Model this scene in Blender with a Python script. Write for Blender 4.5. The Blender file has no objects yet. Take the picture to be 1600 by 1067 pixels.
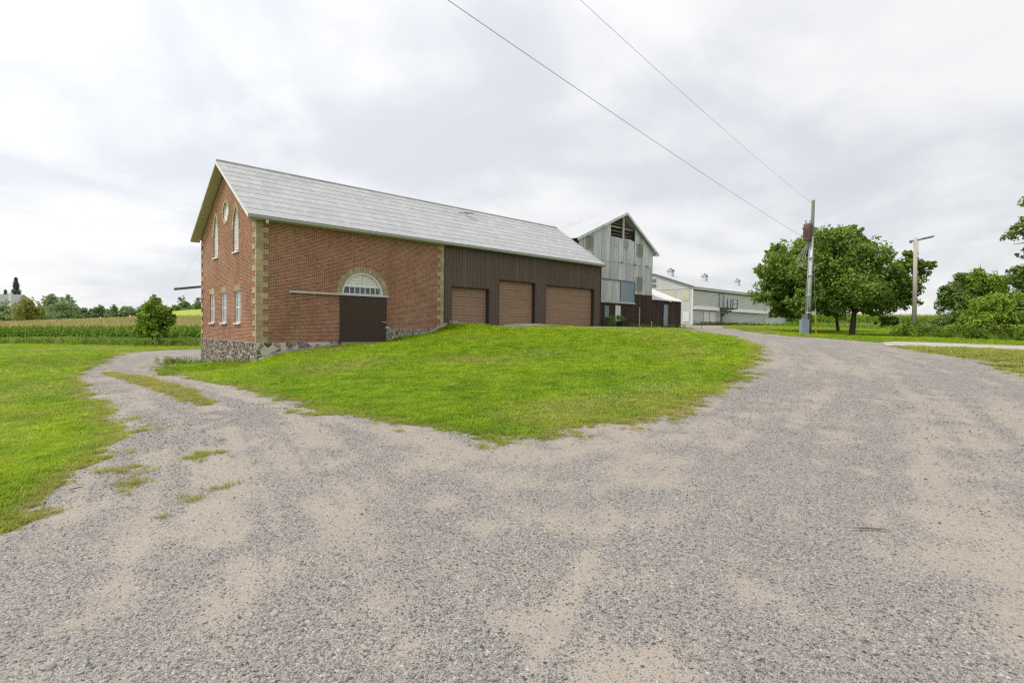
import bpy, math, random
import numpy as np
from mathutils import Matrix, Vector
from mathutils.geometry import tessellate_polygon
R = math.radians
random.seed(7); rng = np.random.default_rng(11)
scene = bpy.context.scene
COL = scene.collection

# ------------------------------------------------------------------ camera
CAM = np.array([-9.412, -29.009, 0.887])
YAW, PITCH, ROLL = R(47.062), R(-1.373), R(0.774)
FW = np.array([math.cos(PITCH)*math.cos(YAW), math.cos(PITCH)*math.sin(YAW), math.sin(PITCH)])
_r = np.array([math.sin(YAW), -math.cos(YAW), 0.0]); _u = np.cross(_r, FW)
RT = math.cos(ROLL)*_r + math.sin(ROLL)*_u
UP = -math.sin(ROLL)*_r + math.cos(ROLL)*_u
cd = bpy.data.cameras.new('camera'); cam = bpy.data.objects.new('camera', cd); COL.objects.link(cam)
cd.sensor_width = 36.0; cd.lens = 858.85/1600*36; cd.clip_start = 0.05; cd.clip_end = 8000
cam.matrix_world = Matrix(((RT[0], UP[0], -FW[0], CAM[0]), (RT[1], UP[1], -FW[1], CAM[1]),
                           (RT[2], UP[2], -FW[2], CAM[2]), (0, 0, 0, 1)))
scene.camera = cam
scene.view_settings.view_transform = 'Standard'; scene.view_settings.look = 'None'
scene.view_settings.gamma = 1.0; scene.view_settings.exposure = 0.85
scene.render.engine = 'CYCLES'
scene.cycles.use_denoising = False
scene.cycles.filter_width = 1.3
scene.cycles.max_bounces = 6; scene.cycles.transparent_max_bounces = 6
scene.cycles.diffuse_bounces = 3

# ------------------------------------------------------------------ world and sun
SUN_EL, SUN_AZ = R(57), R(47 + 90 + 12)          # azimuth measured from +X towards +Y
sd = np.array([math.cos(SUN_EL)*math.cos(SUN_AZ), math.cos(SUN_EL)*math.sin(SUN_AZ), math.sin(SUN_EL)])


class NT:
    def __init__(s, tree): s.t = tree; s.t.nodes.clear()
    def n(s, typ, props=None, inp=None):
        k = s.t.nodes.new(typ)
        for a, v in (props or {}).items(): setattr(k, a, v)
        for a, v in (inp or {}).items():
            if isinstance(v, bpy.types.NodeSocket): s.t.links.new(v, k.inputs[a])
            else: k.inputs[a].default_value = v
        return k
    def math(s, op, a, b=0.0, c=None, clamp=False):
        d = {0: a, 1: b}
        if c is not None: d[2] = c
        return s.n('ShaderNodeMath', {'operation': op, 'use_clamp': clamp}, d).outputs[0]
    def mix(s, f, a, b, blend='MIX'):
        def c4(v): return v if isinstance(v, bpy.types.NodeSocket) else (tuple(v) + (1,))[:4]
        return s.n('ShaderNodeMix', {'data_type': 'RGBA', 'blend_type': blend, 'clamp_result': False}, {0: f, 6: c4(a), 7: c4(b)}).outputs[2]
    def ramp(s, f, pts, interp='LINEAR'):
        k = s.n('ShaderNodeValToRGB', None, {0: f}); e = k.color_ramp.elements; k.color_ramp.interpolation = interp
        while len(e) < len(pts): e.new(0.5)
        for q, (p, c) in zip(e, pts):
            q.position = p; q.color = (c, c, c, 1) if isinstance(c, (int, float)) else tuple(c) + (1,)
        return k.outputs[0]
    def noise(s, vec, scale, detail=4.0, rough=0.55, dist=0.0):
        return s.n('ShaderNodeTexNoise', None, {'Vector': vec, 'Scale': scale, 'Detail': detail, 'Roughness': rough, 'Distortion': dist}).outputs[0]
    def scale(s, vec, xyz):
        return s.n('ShaderNodeVectorMath', {'operation': 'MULTIPLY'}, {0: vec, 1: xyz}).outputs[0]
    def pos(s): return s.n('ShaderNodeNewGeometry').outputs['Position']
    def bump(s, h, strength=0.3, dist=0.02):
        return s.n('ShaderNodeBump', None, {'Height': h, 'Strength': strength, 'Distance': dist}).outputs[0]


world = bpy.data.worlds.new('World'); scene.world = world; world.use_nodes = True
w = NT(world.node_tree)
sky = w.n('ShaderNodeTexSky', {'sky_type': 'NISHITA', 'sun_disc': False, 'sun_elevation': SUN_EL,
                               'sun_rotation': math.pi/2 - SUN_AZ, 'air_density': 1.0, 'dust_density': 3.0})
skyc = w.mix(1.0, sky.outputs[0], (0.075, 0.075, 0.075), 'MULTIPLY')
dirv = w.n('ShaderNodeTexCoord').outputs['Generated']
sep = w.n('ShaderNodeSeparateXYZ', None, {0: dirv})
zz = w.math('MAXIMUM', w.math('ADD', sep.outputs[2], 0.28), 0.08)      # project the cloud deck on a plane overhead
px = w.math('DIVIDE', sep.outputs[0], zz); py = w.math('DIVIDE', sep.outputs[1], zz)
pv = w.n('ShaderNodeCombineXYZ', None, {0: px, 1: py, 2: 0.0}).outputs[0]
n1 = w.noise(pv, 1.15, 9.0, 0.52, 0.5)
n2 = w.noise(pv, 2.6, 7.0, 0.55, 0.3)
cl = w.math('ADD', w.math('MULTIPLY', n1, 0.7), w.math('MULTIPLY', n2, 0.3))
dens = w.ramp(cl, [(0.38, 0.0), (0.60, 1.0)], 'EASE')
cloud = w.mix(dens, (0.468, 0.483, 0.510), (0.628, 0.626, 0.622))
dot = w.n('ShaderNodeVectorMath', {'operation': 'DOT_PRODUCT'}, {0: dirv, 1: tuple(sd)}).outputs['Value']
glow = w.math('MULTIPLY_ADD', w.math('POWER', w.math('MAXIMUM', w.math('MULTIPLY_ADD', dot, 0.5, 0.5), 0.0), 3.0), 0.50, 0.84)
cloud = w.mix(1.0, cloud, w.n('ShaderNodeCombineXYZ', None, {0: glow, 1: glow, 2: glow}).outputs[0], 'MULTIPLY')
bg = w.n('ShaderNodeBackground', None, {0: w.mix(0.9, skyc, cloud), 1: 1.0})
w.n('ShaderNodeOutputWorld', None, {0: bg.outputs[0]})

sl = bpy.data.lights.new('sun', 'SUN'); sun = bpy.data.objects.new('sun', sl); COL.objects.link(sun)
sl.energy = 1.5; sl.angle = R(14); sl.color = (1.0, 0.965, 0.9)
sun.location = (0, 0, 60); sun.rotation_euler = Vector(tuple(-sd)).to_track_quat('-Z', 'Y').to_euler()

# ------------------------------------------------------------------ helpers
ORG = {}


def thing(name, label, cat, loc, group=None):
    o = bpy.data.objects.new(name, None); COL.objects.link(o)
    o.location = loc; o.empty_display_size = 0.3
    tag(o, label, cat, group); ORG[o.name] = np.array(loc, float)
    return o


def tag(o, label, cat=None, group=None, kind=None):
    o['label'] = label
    if cat: o['category'] = cat
    if group: o['group'] = group
    if kind: o['kind'] = kind
    return o


def link(name, me, parent=None, loc=(0, 0, 0)):
    o = bpy.data.objects.new(name, me); COL.objects.link(o)
    o.location = loc
    if parent is not None:
        o.parent = parent
        ORG[o.name] = ORG[parent.name] + np.array(loc, float)
    else:
        ORG[o.name] = np.array(loc, float)
    return o


def rawmesh(name, V, F, mat, smooth=False):
    """V (n,3) array, F (m,k) array of equal-sized faces or a list of index lists"""
    me = bpy.data.meshes.new(name)
    if isinstance(F, np.ndarray):
        m, k = F.shape
        me.vertices.add(len(V)); me.vertices.foreach_set('co', np.asarray(V, np.float32).ravel())
        me.loops.add(m*k); me.loops.foreach_set('vertex_index', F.astype(np.int32).ravel())
        me.polygons.add(m); me.polygons.foreach_set('loop_start', np.arange(0, m*k, k, dtype=np.int32))
        me.polygons.foreach_set('loop_total', np.full(m, k, np.int32))
        me.update(calc_edges=True)
    else:
        me.from_pydata([tuple(map(float, v)) for v in V], [], [tuple(map(int, f)) for f in F]); me.update()
    me.materials.append(mat)
    if smooth: me.polygons.foreach_set('use_smooth', np.ones(len(me.polygons), bool))
    return me


class B:
    def __init__(s): s.v = []; s.f = []
    def add(s, vs, fs):
        k = len(s.v); s.v += [tuple(map(float, q)) for q in vs]; s.f += [tuple(i + k for i in f) for f in fs]; return s
    def box(s, x0, x1, y0, y1, z0, z1):
        return s.add([(x0, y0, z0), (x1, y0, z0), (x1, y1, z0), (x0, y1, z0), (x0, y0, z1), (x1, y0, z1), (x1, y1, z1), (x0, y1, z1)],
                     [(0, 3, 2, 1), (4, 5, 6, 7), (0, 1, 5, 4), (1, 2, 6, 5), (2, 3, 7, 6), (3, 0, 4, 7)])
    def hexa(s, a, b):
        """two quads (lists of 4 points), joined"""
        return s.add(list(a) + list(b), [(0, 3, 2, 1), (4, 5, 6, 7), (0, 1, 5, 4), (1, 2, 6, 5), (2, 3, 7, 6), (3, 0, 4, 7)])
    def bar(s, p, q, wd, th, up=(0, 0, 1)):
        p = np.array(p, float); q = np.array(q, float); d = q - p; d /= np.linalg.norm(d); up = np.array(up, float)
        a = np.cross(d, up)
        if np.linalg.norm(a) < 1e-6: a = np.cross(d, (1, 0, 0))
        a /= np.linalg.norm(a); b = np.cross(a, d); a = a*wd/2; b = b*th/2
        return s.hexa([p-a-b, p+a-b, p+a+b, p-a+b], [q-a-b, q+a-b, q+a+b, q-a+b])
    def tube(s, pts, rad, n=8, cap=True):
        pts = [np.array(p, float) for p in pts]
        if not hasattr(rad, '__len__'): rad = [rad]*len(pts)
        base = len(s.v); prev = None; vs = []; fs = []
        for i, p in enumerate(pts):
            d = pts[min(i+1, len(pts)-1)] - pts[max(i-1, 0)]; d /= (np.linalg.norm(d) + 1e-9)
            if prev is None:
                a = np.cross(d, (0, 0, 1));
                if np.linalg.norm(a) < 0.1: a = np.cross(d, (1, 0, 0))
            else: a = prev - d*np.dot(prev, d)
            a /= np.linalg.norm(a); prev = a; b = np.cross(d, a)
            for k in range(n):
                t = 2*math.pi*k/n; vs.append(p + rad[i]*(math.cos(t)*a + math.sin(t)*b))
            if i:
                for k in range(n):
                    fs.append(((i-1)*n+k, (i-1)*n+(k+1) % n, i*n+(k+1) % n, i*n+k))
        if cap: fs.append(tuple(range(n))[::-1]); fs.append(tuple((len(pts)-1)*n+k for k in range(n)))
        return s.add(vs, fs)
    def prism(s, poly, mp, w0, w1):
        n = len(poly)
        vs = [mp(u, v, w0) for u, v in poly] + [mp(u, v, w1) for u, v in poly]
        return s.add(vs, [tuple(range(n)), tuple(range(2*n-1, n-1, -1))] + [(i, (i+1) % n, n+(i+1) % n, n+i) for i in range(n)])
    def wall(s, outer, holes, mp, depth):
        loops = [outer] + holes; flat = [q for l in loops for q in l]
        tris = tessellate_polygon([[Vector((u, v, 0)) for u, v in l] for l in loops])
        s.add([mp(u, v, 0) for u, v in flat], tris)
        for h in holes:
            n = len(h); vs = [mp(u, v, 0) for u, v in h] + [mp(u, v, depth) for u, v in h]
            s.add(vs, [(i, (i+1) % n, n+(i+1) % n, n+i) for i in range(n)])
        return s
    def build(s, name, mat, parent=None, smooth=False):
        V = np.array(s.v)
        if parent is not None: V = V - ORG[parent.name]
        return link(name, rawmesh(name, V, s.f, mat, smooth), parent)


def box(name, mat, parent, *a): return B().box(*a).build(name, mat, parent)


# ------------------------------------------------------------------ noise and terrain
def vnoise(x, y, seed=0):
    x = np.asarray(x, float); y = np.asarray(y, float)
    xi = np.floor(x).astype(np.int64); yi = np.floor(y).astype(np.int64); xf = x-xi; yf = y-yi
    def h(a, b):
        k = (a*374761393 + b*668265263 + seed*1442695041) & 0xffffffff
        k = ((k ^ (k >> 13))*1274126177) & 0xffffffff
        return ((k ^ (k >> 16)) & 0xffff)/65535.0
    u = xf*xf*(3-2*xf); v = yf*yf*(3-2*yf)
    return (h(xi, yi)*(1-u)+h(xi+1, yi)*u)*(1-v) + (h(xi, yi+1)*(1-u)+h(xi+1, yi+1)*u)*v


def fbm(x, y, seed=0, oct=4):
    o = 0; a = 0.5; t = 0
    for i in range(oct):
        o = o + a*vnoise(x, y, seed+i*17); t += a; a *= 0.5; x = x*2.03+3.1; y = y*2.03+1.7
    return o/t


CP = np.array([(-9.4, -29, -0.75), (2, -42, -0.6), (-22, -42, -0.9), (-16, -33, -0.9), (-5, -33, -0.7), (0, -0.3, -0.98), (0.93, -0.3, -0.72), (2.26, -0.3, -0.48), (4.4, -0.3, -0.26), (7.2, -0.3, -0.08), (9, -0.3, 0.25), (10.4, -0.3, 0.55), (11.5, -0.3, 0.88), (13, -0.3, 1.05), (13, -2.2, 1), (17, -0.3, 1.05), (17, -2.2, 1), (22, -0.3, 1.05), (22, -2.2, 1), (27.7, -0.3, 1.05), (27.7, -2.2, 1), (0, 10.3, -1.66), (0, 5, -1.34), (12, 14, -1.2), (28, 14, 0.6), (30, 2.5, 1.06), (41, 2.7, 1.06), (48, 3, 1.15), (55, 0, 1.3), (60, 8.6, 1.62), (85, 8, 1.75), (110, 8.5, 1.9), (60, 22, 1.8), (112, 22, 2), (40, 20, 1), (34.66, -14.01, 0.7), (43.88, -14.39, 0.56), (44.11, -18.7, 0.6), (53.03, -10.6, 1), (42.38, -22.56, 0.59), (10.85, -20.57, -0.09), (28.75, -20.82, 0.25), (11.57, -27.53, -0.3), (31.48, -26.09, 0.14), (43.99, -0.81, 1.08), (45.44, -3.53, 1.12), (-4.45, -23.7, -0.6), (-7.44, -2.22, -1.22), (-9.43, -22.77, -0.91), (-9.43, -17.58, -1.05), (-9.44, -2.55, -1.32), (-9.47, 39.29, -1.38), (-0.09, 22.36, -1.39), (-3.32, 14.44, -1.26), (-3.43, 4.28, -1.52), (-8.7, -21.94, -0.81), (-4.61, 44.34, -1.34), (5.36, 36.42, -1.4), (-9.47, 48.85, -1.49), (-17.65, 66.1, -2.2), (-9.46, 58.49, -1.9), (-1.28, 50.88, -1.7), (6.91, 43.27, -1.5), (-36.82, 215.11, -4), (-9.54, 189.74, -2.4), (4.1, 177.05, -0.8), (17.74, 164.37, 0.4), (31.38, 151.68, 1.1), (-35.23, 404.93, -4), (-9.65, 381.14, -3), (15.92, 357.36, -1), (41.5, 333.57, 2.5), (67.08, 309.79, 8), (87.54, 290.76, 9.5), (101.34, 4.64, 1.9), (109.87, -3.29, 1.9), (118.4, -11.21, 1.9), (117.13, -23.7, 1.7), (234.25, 45.02, 2.2), (262.39, 18.86, 2.2), (290.52, -7.3, 2.2), (143.89, 101.72, 4), (790.59, -29.01, 0.5), (2990.59, -29.01, -4), (711.36, 318.1, 0.5), (2693.49, 1272.64, -4), (489.38, 596.46, 0.5), (1861.06, 2316.49, -4), (168.61, 750.93, 0.5), (658.15, 2895.77, -4), (-187.43, 750.93, 0.5), (-676.97, 2895.77, -4), (-508.2, 596.46, 0.5), (-1879.88, 2316.49, -4), (-730.19, 318.1, 0.5), (-2712.32, 1272.64, -4), (-809.41, -29.01, 0.5), (-3009.41, -29.01, -4), (-730.19, -376.12, 0.5), (-2712.32, -1330.66, -4), (-508.2, -654.47, 0.5), (-1879.88, -2374.5, -4), (-187.43, -808.95, 0.5), (-676.97, -2953.79, -4), (168.61, -808.95, 0.5), (658.15, -2953.79, -4), (489.38, -654.47, 0.5), (1861.06, -2374.5, -4), (711.36, -376.12, 0.5), (2693.49, -1330.66, -4)])
_S = 40.0
def _kern(r2): return np.sqrt(r2+9.0)
def _tps():
    X = CP[:, :2]; n = len(X); D = _kern(((X[:, None]-X[None])**2).sum(-1))/_S
    A = np.zeros((n+3, n+3)); A[:n, :n] = D+np.eye(n)*1e-4; A[:n, n] = 1; A[n, :n] = 1; A[:n, n+1:] = X/_S; A[n+1:, :n] = (X/_S).T
    return np.linalg.solve(A, np.r_[CP[:, 2], 0, 0, 0])
_w = _tps()
def H(x, y):
    x = np.asarray(x, float); y = np.asarray(y, float); sh = x.shape; x = x.ravel(); y = y.ravel(); o = np.zeros(len(x)); n = len(CP)
    for i in range(0, len(x), 20000):
        s = slice(i, i+20000)
        o[s] = (_kern((x[s, None]-CP[:, 0])**2+(y[s, None]-CP[:, 1])**2)/_S)@_w[:n]+_w[n]+_w[n+1]*x[s]/_S+_w[n+2]*y[s]/_S
    return o.reshape(sh)
def h1(x, y): return float(H(np.array([x]), np.array([y]))[0])
def ray(x, y): return FW + RT*(x-800)/858.85 + UP*(533.5-y)/858.85
def at(x, y, d): return CAM + ray(x, y)*d          # survey helper: bearing and distance to a place


def sdf(poly, x, y):
    """signed distance to a polygon, negative inside"""
    P = np.array(poly, float); Q = np.roll(P, -1, 0); x = np.asarray(x, float).ravel(); y = np.asarray(y, float).ravel()
    best = np.full(len(x), 1e9); ins = np.zeros(len(x), bool)
    for (ax, ay), (bx, by) in zip(P, Q):
        dx, dy = bx-ax, by-ay; L = dx*dx+dy*dy+1e-12
        t = np.clip(((x-ax)*dx+(y-ay)*dy)/L, 0, 1)
        best = np.minimum(best, (x-ax-t*dx)**2+(y-ay-t*dy)**2)
        c = (ay > y) != (by > y)
        with np.errstate(divide='ignore', invalid='ignore'):
            ins ^= c & (x < (bx-ax)*(y-ay)/(by-ay if by != ay else 1e-12)+ax)
    d = np.sqrt(best); return np.where(ins, -d, d)


MOUND = [(-3.42, 4.29), (-4.52, -7.33), (-4.7, -11.12), (-4.69, -14.46), (-5.03, -18.13), (-5.21, -20.44), (-5.04, -21.79), (-4.85, -22.82), (-4.65, -23.42), (-4.47, -23.73), (-4.02, -23.88), (-3.32, -23.85), (-2.61, -24.0), (-1.99, -24.16), (-0.95, -24.11), (0.05, -24.05), (0.64, -23.78), (2.08, -23.42), (3.53, -23.03), (5.68, -22.3), (9.54, -20.91), (12.89, -19.57), (15.77, -18.23), (18.82, -16.42), (22.68, -13.72), (24.78, -11.42), (25.02, -10.38),
         (26.8, -9.7), (33, -4.5), (40, -0.5), (47.5, 2.2), (48, 6), (40, 9), (20, 9), (5, 9), (0.3, 10.6), (-1.6, 10.2)]
LEFT = [(-40, -34), (-14, -25), (-10.6, -23.3), (-9.43, -22.77), (-9.22, -22.68), (-9.08, -22.45), (-8.77, -21.56), (-8.51, -20.75), (-8.1, -18.43), (-7.81, -15.24), (-7.5, -8.71), (-7.49, -4.42), (-7.24, 0.46), (-6.02, 7.0), (-4.53, 12.82), (-3.16, 18.25), (-1.35, 23.88), (1.08, 26.14), (3.91, 27.01), (14, 28), (60, 40), (0, 80), (-120, 60), (-120, -40)]
RIGHT = [(45.62, -3.45), (39.7, -7.09), (31.93, -12.22), (30.22, -15.04), (29.81, -18.22), (29.48, -20.08), (31.29, -20.27), (32.65, -21.64), (33.14, -23.12), (33.92, -25.91), (36, -37), (60, -90), (300, -150), (300, 80), (112, 9), (76, 8.8), (62, 5.6), (50, -0.2)]
RIGHT2 = [(25.61, -21.35), (22.79, -23.13), (19.93, -24.75), (17.04, -26.1), (13.95, -26.91), (11.34, -27.55), (9.8, -29.5), (12, -36), (31.5, -36), (30.1, -26.2), (29.06, -23.7), (27.86, -22.5)]
ISLAND = [(-5.72, 3.68), (-5.3, 3.0), (-5.62, -7.26), (-5.66, -12.45), (-5.93, -15.38), (-6.14, -15.87), (-6.24, -14.36), (-6.16, -10.05), (-6.23, -4.94)]
HULL = [(-40, -60), (33, -60), (33, -36), (36, -20), (62, 4), (82, 9.2), (82, 9.6), (50, 9.6), (28, 12), (14, 27), (4, 27.5), (-12, 30), (-14, -20), (-40, -33)]
PADC = [(11.9, 0.1), (12.0, -0.9), (13.5, -1.7), (17, -2.2), (22, -2.5), (29.5, -2.6), (30.5, 3.1), (27.8, 3.1), (27.8, 0.1)]
WALK = [(27.6, -2.5), (25.2, -9.6), (25.0, -10.3), (26.6, -9.9), (29.2, -2.5)]
CONC = [(29.48, -20.0), (31.29, -20.2), (32.65, -21.6), (33.14, -23.1), (33.92, -25.9), (36, -37), (31.8, -37), (30.1, -26.25), (29.06, -23.7), (27.86, -22.5), (25.4, -21.05)]


def gravel_f(x, y):
    """negative on the gravel, positive on grass"""
    x = np.asarray(x, float).ravel(); y = np.asarray(y, float).ravel()
    rough = (fbm(x*0.9, y*0.9, 3, 3)-0.5)*1.1 + (fbm(x*4.0, y*4.0, 5, 3)-0.5)*0.55
    dist = np.hypot(x-CAM[0], y-CAM[1]); k = np.clip(dist/12, 0.45, 1.0)
    f = sdf(HULL, x, y)
    for P, sc in ((MOUND, 1.0), (LEFT, 1.0), (RIGHT, 1.0), (RIGHT2, 1.5), (ISLAND, 0.22)):
        f = np.maximum(f, -sdf(P, x, y) + rough*k*sc*0.6)
    # a few weedy patches on the bare ground beside the left lawn
    wp = (fbm(x*1.1+9, y*1.1, 21, 2)-0.66)*2.2
    near = np.exp(-((x+8.2)**2/0.7 + (y+21.6)**2/3.0))
    f = np.maximum(f, np.where(near > 0.12, (near*0.75 + (fbm(x*2.6, y*2.6, 22, 4)-0.5)*1.9) - 0.97, -1))
    return f


def gravel_g(x, y):
    """0 = packed tan dirt, 1 = loose grey stone; runs in streaks along the wheel tracks"""
    x = np.asarray(x, float).ravel(); y = np.asarray(y, float).ravel()
    out = np.zeros(len(x)); wsum = np.zeros(len(x))
    for tr, seed in ((TRACKL, 31), (TRACKR, 47)):
        P = np.array(tr, float); best = np.full(len(x), 1e9); lat = np.zeros(len(x)); arc = np.zeros(len(x)); s0 = 0
        for (ax, ay), (bx, by) in zip(P[:-1], P[1:]):
            dx, dy = bx-ax, by-ay; L = math.hypot(dx, dy); t = np.clip(((x-ax)*dx+(y-ay)*dy)/L/L, 0, 1)
            d2 = (x-ax-t*dx)**2+(y-ay-t*dy)**2; side = np.sign((x-ax)*dy-(y-ay)*dx); m = d2 < best
            best = np.where(m, d2, best); lat = np.where(m, side*np.sqrt(d2), lat); arc = np.where(m, s0+t*L, arc); s0 += L
        st = fbm(lat*3.4+40, arc*0.30, seed, 5)
        tread = (vnoise(lat*11, arc*0.22, seed+3)-0.5)*0.26*np.clip(1.6-np.abs(lat)/1.4, 0, 1)*vnoise(lat*0.5, arc*0.3, seed+9)*2
        ruts = np.exp(-((np.abs(lat)-0.8)/0.3)**2)*0.14*np.clip(arc/8, 0, 1)
        wgt = 1/(0.6+best); out += wgt*(st-ruts+tread); wsum += wgt
    st = out/wsum
    g = 0.54*st + 0.46*fbm(x*2.6, y*2.6, 61, 6) + (fbm(x*0.22, y*0.22, 77, 2)-0.5)*0.22
    t = np.clip((g-0.345)/0.22, 0, 1); return 0.08+0.76*t*t*(3-2*t)
TRACKL = [(-8.6, -33), (-8.18, -26.65), (-7.49, -24.25), (-7.0, -22.0), (-6.26, -18.63), (-5.9, -9.91), (-5.2, 6.41), (-2.09, 15.43), (2, 22)]
TRACKR = [(-9.5, -31), (-7.47, -27.39), (-5.44, -26.37), (-1.92, -25.57), (4.5, -23.84), (12.42, -21.55), (21.81, -17.36), (30.46, -10.5), (44, -1.5), (60, 6.5)]


def clip_grid(X, Y, Z, F):
    """part of a grid (rows, cols) where F < 0, cut exactly along F = 0; returns verts, faces"""
    n, m = X.shape; idx = np.arange(n*m).reshape(n, m)
    q = np.stack([idx[:-1, :-1], idx[:-1, 1:], idx[1:, 1:], idx[1:, :-1]], -1).reshape(-1, 4)
    f = F.ravel(); neg = (f < 0)[q]; full = neg.all(1); some = neg.any(1) & ~full
    V = np.stack([X.ravel(), Y.ravel(), Z.ravel()], 1); extra = []; faces = [tuple(r) for r in q[full]]; cut = {}
    k = len(V)
    for r in q[some]:
        poly = []
        for a, b in zip(r, np.roll(r, -1)):
            if f[a] < 0: poly.append(int(a))
            if (f[a] < 0) != (f[b] < 0):
                key = (min(a, b), max(a, b))
                if key not in cut:
                    t = f[a]/(f[a]-f[b]); extra.append(V[a]+(V[b]-V[a])*t); cut[key] = k+len(extra)-1
                poly.append(cut[key])
        if len(poly) >= 3: faces.append(tuple(poly))
    if extra: V = np.vstack([V, np.array(extra)])
    used = np.unique(np.concatenate([np.array(fc) for fc in faces])); rem = np.full(len(V), -1); rem[used] = np.arange(len(used))
    return V[used], [tuple(int(rem[i]) for i in fc) for fc in faces]


def slab(name, poly, mat, dz, step=0.25, drop=0.12):
    P = np.array(poly); xs = np.arange(P[:, 0].min()-step, P[:, 0].max()+2*step, step); ys = np.arange(P[:, 1].min()-step, P[:, 1].max()+2*step, step)
    X, Y = np.meshgrid(xs, ys); F = sdf(poly, X, Y).reshape(X.shape)
    V, fs = clip_grid(X, Y, H(X, Y)+dz, F)
    # skirt round the edge
    from collections import Counter
    ec = Counter(); ed = {}
    for fc in fs:
        for a, b in zip(fc, fc[1:]+fc[:1]): ec[(min(a, b), max(a, b))] += 1; ed[(min(a, b), max(a, b))] = (a, b)
    V = list(map(tuple, V)); low = {}
    for e, c in ec.items():
        if c == 1:
            a, b = ed[e]
            for q in (a, b):
                if q not in low: low[q] = len(V); V.append((V[q][0], V[q][1], V[q][2]-drop))
            fs.append((b, a, low[a], low[b]))
    o = link(name, rawmesh(name, np.array(V), fs, mat)); o['kind'] = 'structure'; return o


# ------------------------------------------------------------------ scatter (ground cover only)
def scatter(name, pts, protos, mat_attrs, label, scl, rot, idx):
    """one point mesh whose points carry small meshes: ground cover nobody could count"""
    me = bpy.data.meshes.new(name); me.vertices.add(len(pts)); me.vertices.foreach_set('co', np.asarray(pts, np.float32).ravel())
    def at_(nm, ty, arr):
        a = me.attributes.new(nm, ty, 'POINT'); a.data.foreach_set('vector' if ty == 'FLOAT_VECTOR' else 'value', np.asarray(arr).ravel())
    at_('scl', 'FLOAT_VECTOR', (scl if scl.ndim == 2 else np.repeat(scl[:, None], 3, 1)).astype(np.float32)); at_('rot', 'FLOAT_VECTOR', rot.astype(np.float32)); at_('idx', 'INT', idx.astype(np.int32))
    for k, v in mat_attrs.items(): at_(k, 'FLOAT', v.astype(np.float32))
    o = link(name, me); tag(o, label, None, None, 'stuff')
    pc = bpy.data.collections.new(name+'_source')
    for p in protos: pc.objects.link(p)
    ng = bpy.data.node_groups.new(name+'_scatter', 'GeometryNodeTree')
    ng.interface.new_socket('Geometry', in_out='INPUT', socket_type='NodeSocketGeometry')
    ng.interface.new_socket('Geometry', in_out='OUTPUT', socket_type='NodeSocketGeometry')
    N, L = ng.nodes, ng.links
    gi = N.new('NodeGroupInput'); go = N.new('NodeGroupOutput'); ip = N.new('GeometryNodeInstanceOnPoints')
    ci = N.new('GeometryNodeCollectionInfo'); ci.inputs['Collection'].default_value = pc
    ci.inputs['Separate Children'].default_value = True; ci.inputs['Reset Children'].default_value = True
    def na(nm, ty):
        k = N.new('GeometryNodeInputNamedAttribute'); k.data_type = ty; k.inputs[0].default_value = nm; return k.outputs[0]
    L.new(gi.outputs[0], ip.inputs['Points']); L.new(ci.outputs[0], ip.inputs['Instance'])
    ip.inputs['Pick Instance'].default_value = True
    L.new(na('idx', 'INT'), ip.inputs['Instance Index']); L.new(na('rot', 'FLOAT_VECTOR'), ip.inputs['Rotation'])
    L.new(na('scl', 'FLOAT_VECTOR'), ip.inputs['Scale']); L.new(ip.outputs[0], go.inputs[0])
    md = o.modifiers.new('scatter', 'NODES'); md.node_group = ng
    return o


def proto(name, V, F, mat, smooth=False):
    return bpy.data.objects.new(name, rawmesh(name, np.asarray(V, float), F, mat, smooth))

# ------------------------------------------------------------------ materials
def newmat(name):
    m = bpy.data.materials.new(name); m.use_nodes = True; return m, NT(m.node_tree)


def finish(m, t, col, rough=0.7, bump=None, spec=0.3, metal=0.0, trans=None):
    d = {'Base Color': col, 'Roughness': rough, 'Specular IOR Level': spec, 'Metallic': metal}
    if bump is not None: d['Normal'] = bump
    if not isinstance(col, bpy.types.NodeSocket): d['Base Color'] = tuple(col)+(1,)
    b = t.n('ShaderNodeBsdfPrincipled', None, d); out = b.outputs[0]
    if trans is not None:
        tl = t.n('ShaderNodeBsdfTranslucent', None, {0: trans[0]}); mx = t.n('ShaderNodeMixShader', None, {0: trans[1], 1: out, 2: tl.outputs[0]}); out = mx.outputs[0]
    t.n('ShaderNodeOutputMaterial', None, {0: out}); return m


def plain(name, col, rough=0.65, var=0.18, scale=2.5, spec=0.3, metal=0.0, bump=0.0, stretch=(1, 1, 1), rnd=0.0, dirt=None):
    m, t = newmat(name); p = t.scale(t.pos(), stretch)
    n = t.noise(p, scale, 6.0, 0.6); f = t.math('MULTIPLY_ADD', n, 2*var, 1-var)
    if rnd:
        rv = t.n('ShaderNodeObjectInfo').outputs['Random']; f = t.math('MULTIPLY', f, t.math('MULTIPLY_ADD', rv, 2*rnd, 1-rnd))
    c = t.mix(1.0, col, t.n('ShaderNodeCombineXYZ', None, {0: f, 1: f, 2: f}).outputs[0], 'MULTIPLY')
    if dirt:
        n2 = t.noise(p, scale*0.35, 7.0, 0.65, 0.4); c = t.mix(t.ramp(n2, [(dirt[1], 0.0), (dirt[1]+0.2, dirt[2])]), c, dirt[0])
    fine = t.noise(t.pos(), scale*14, 3.0)
    return finish(m, t, c, t.math('MULTIPLY_ADD', n, 0.2, rough-0.1), t.bump(fine, bump, 0.02) if bump else None, spec, metal)


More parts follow.
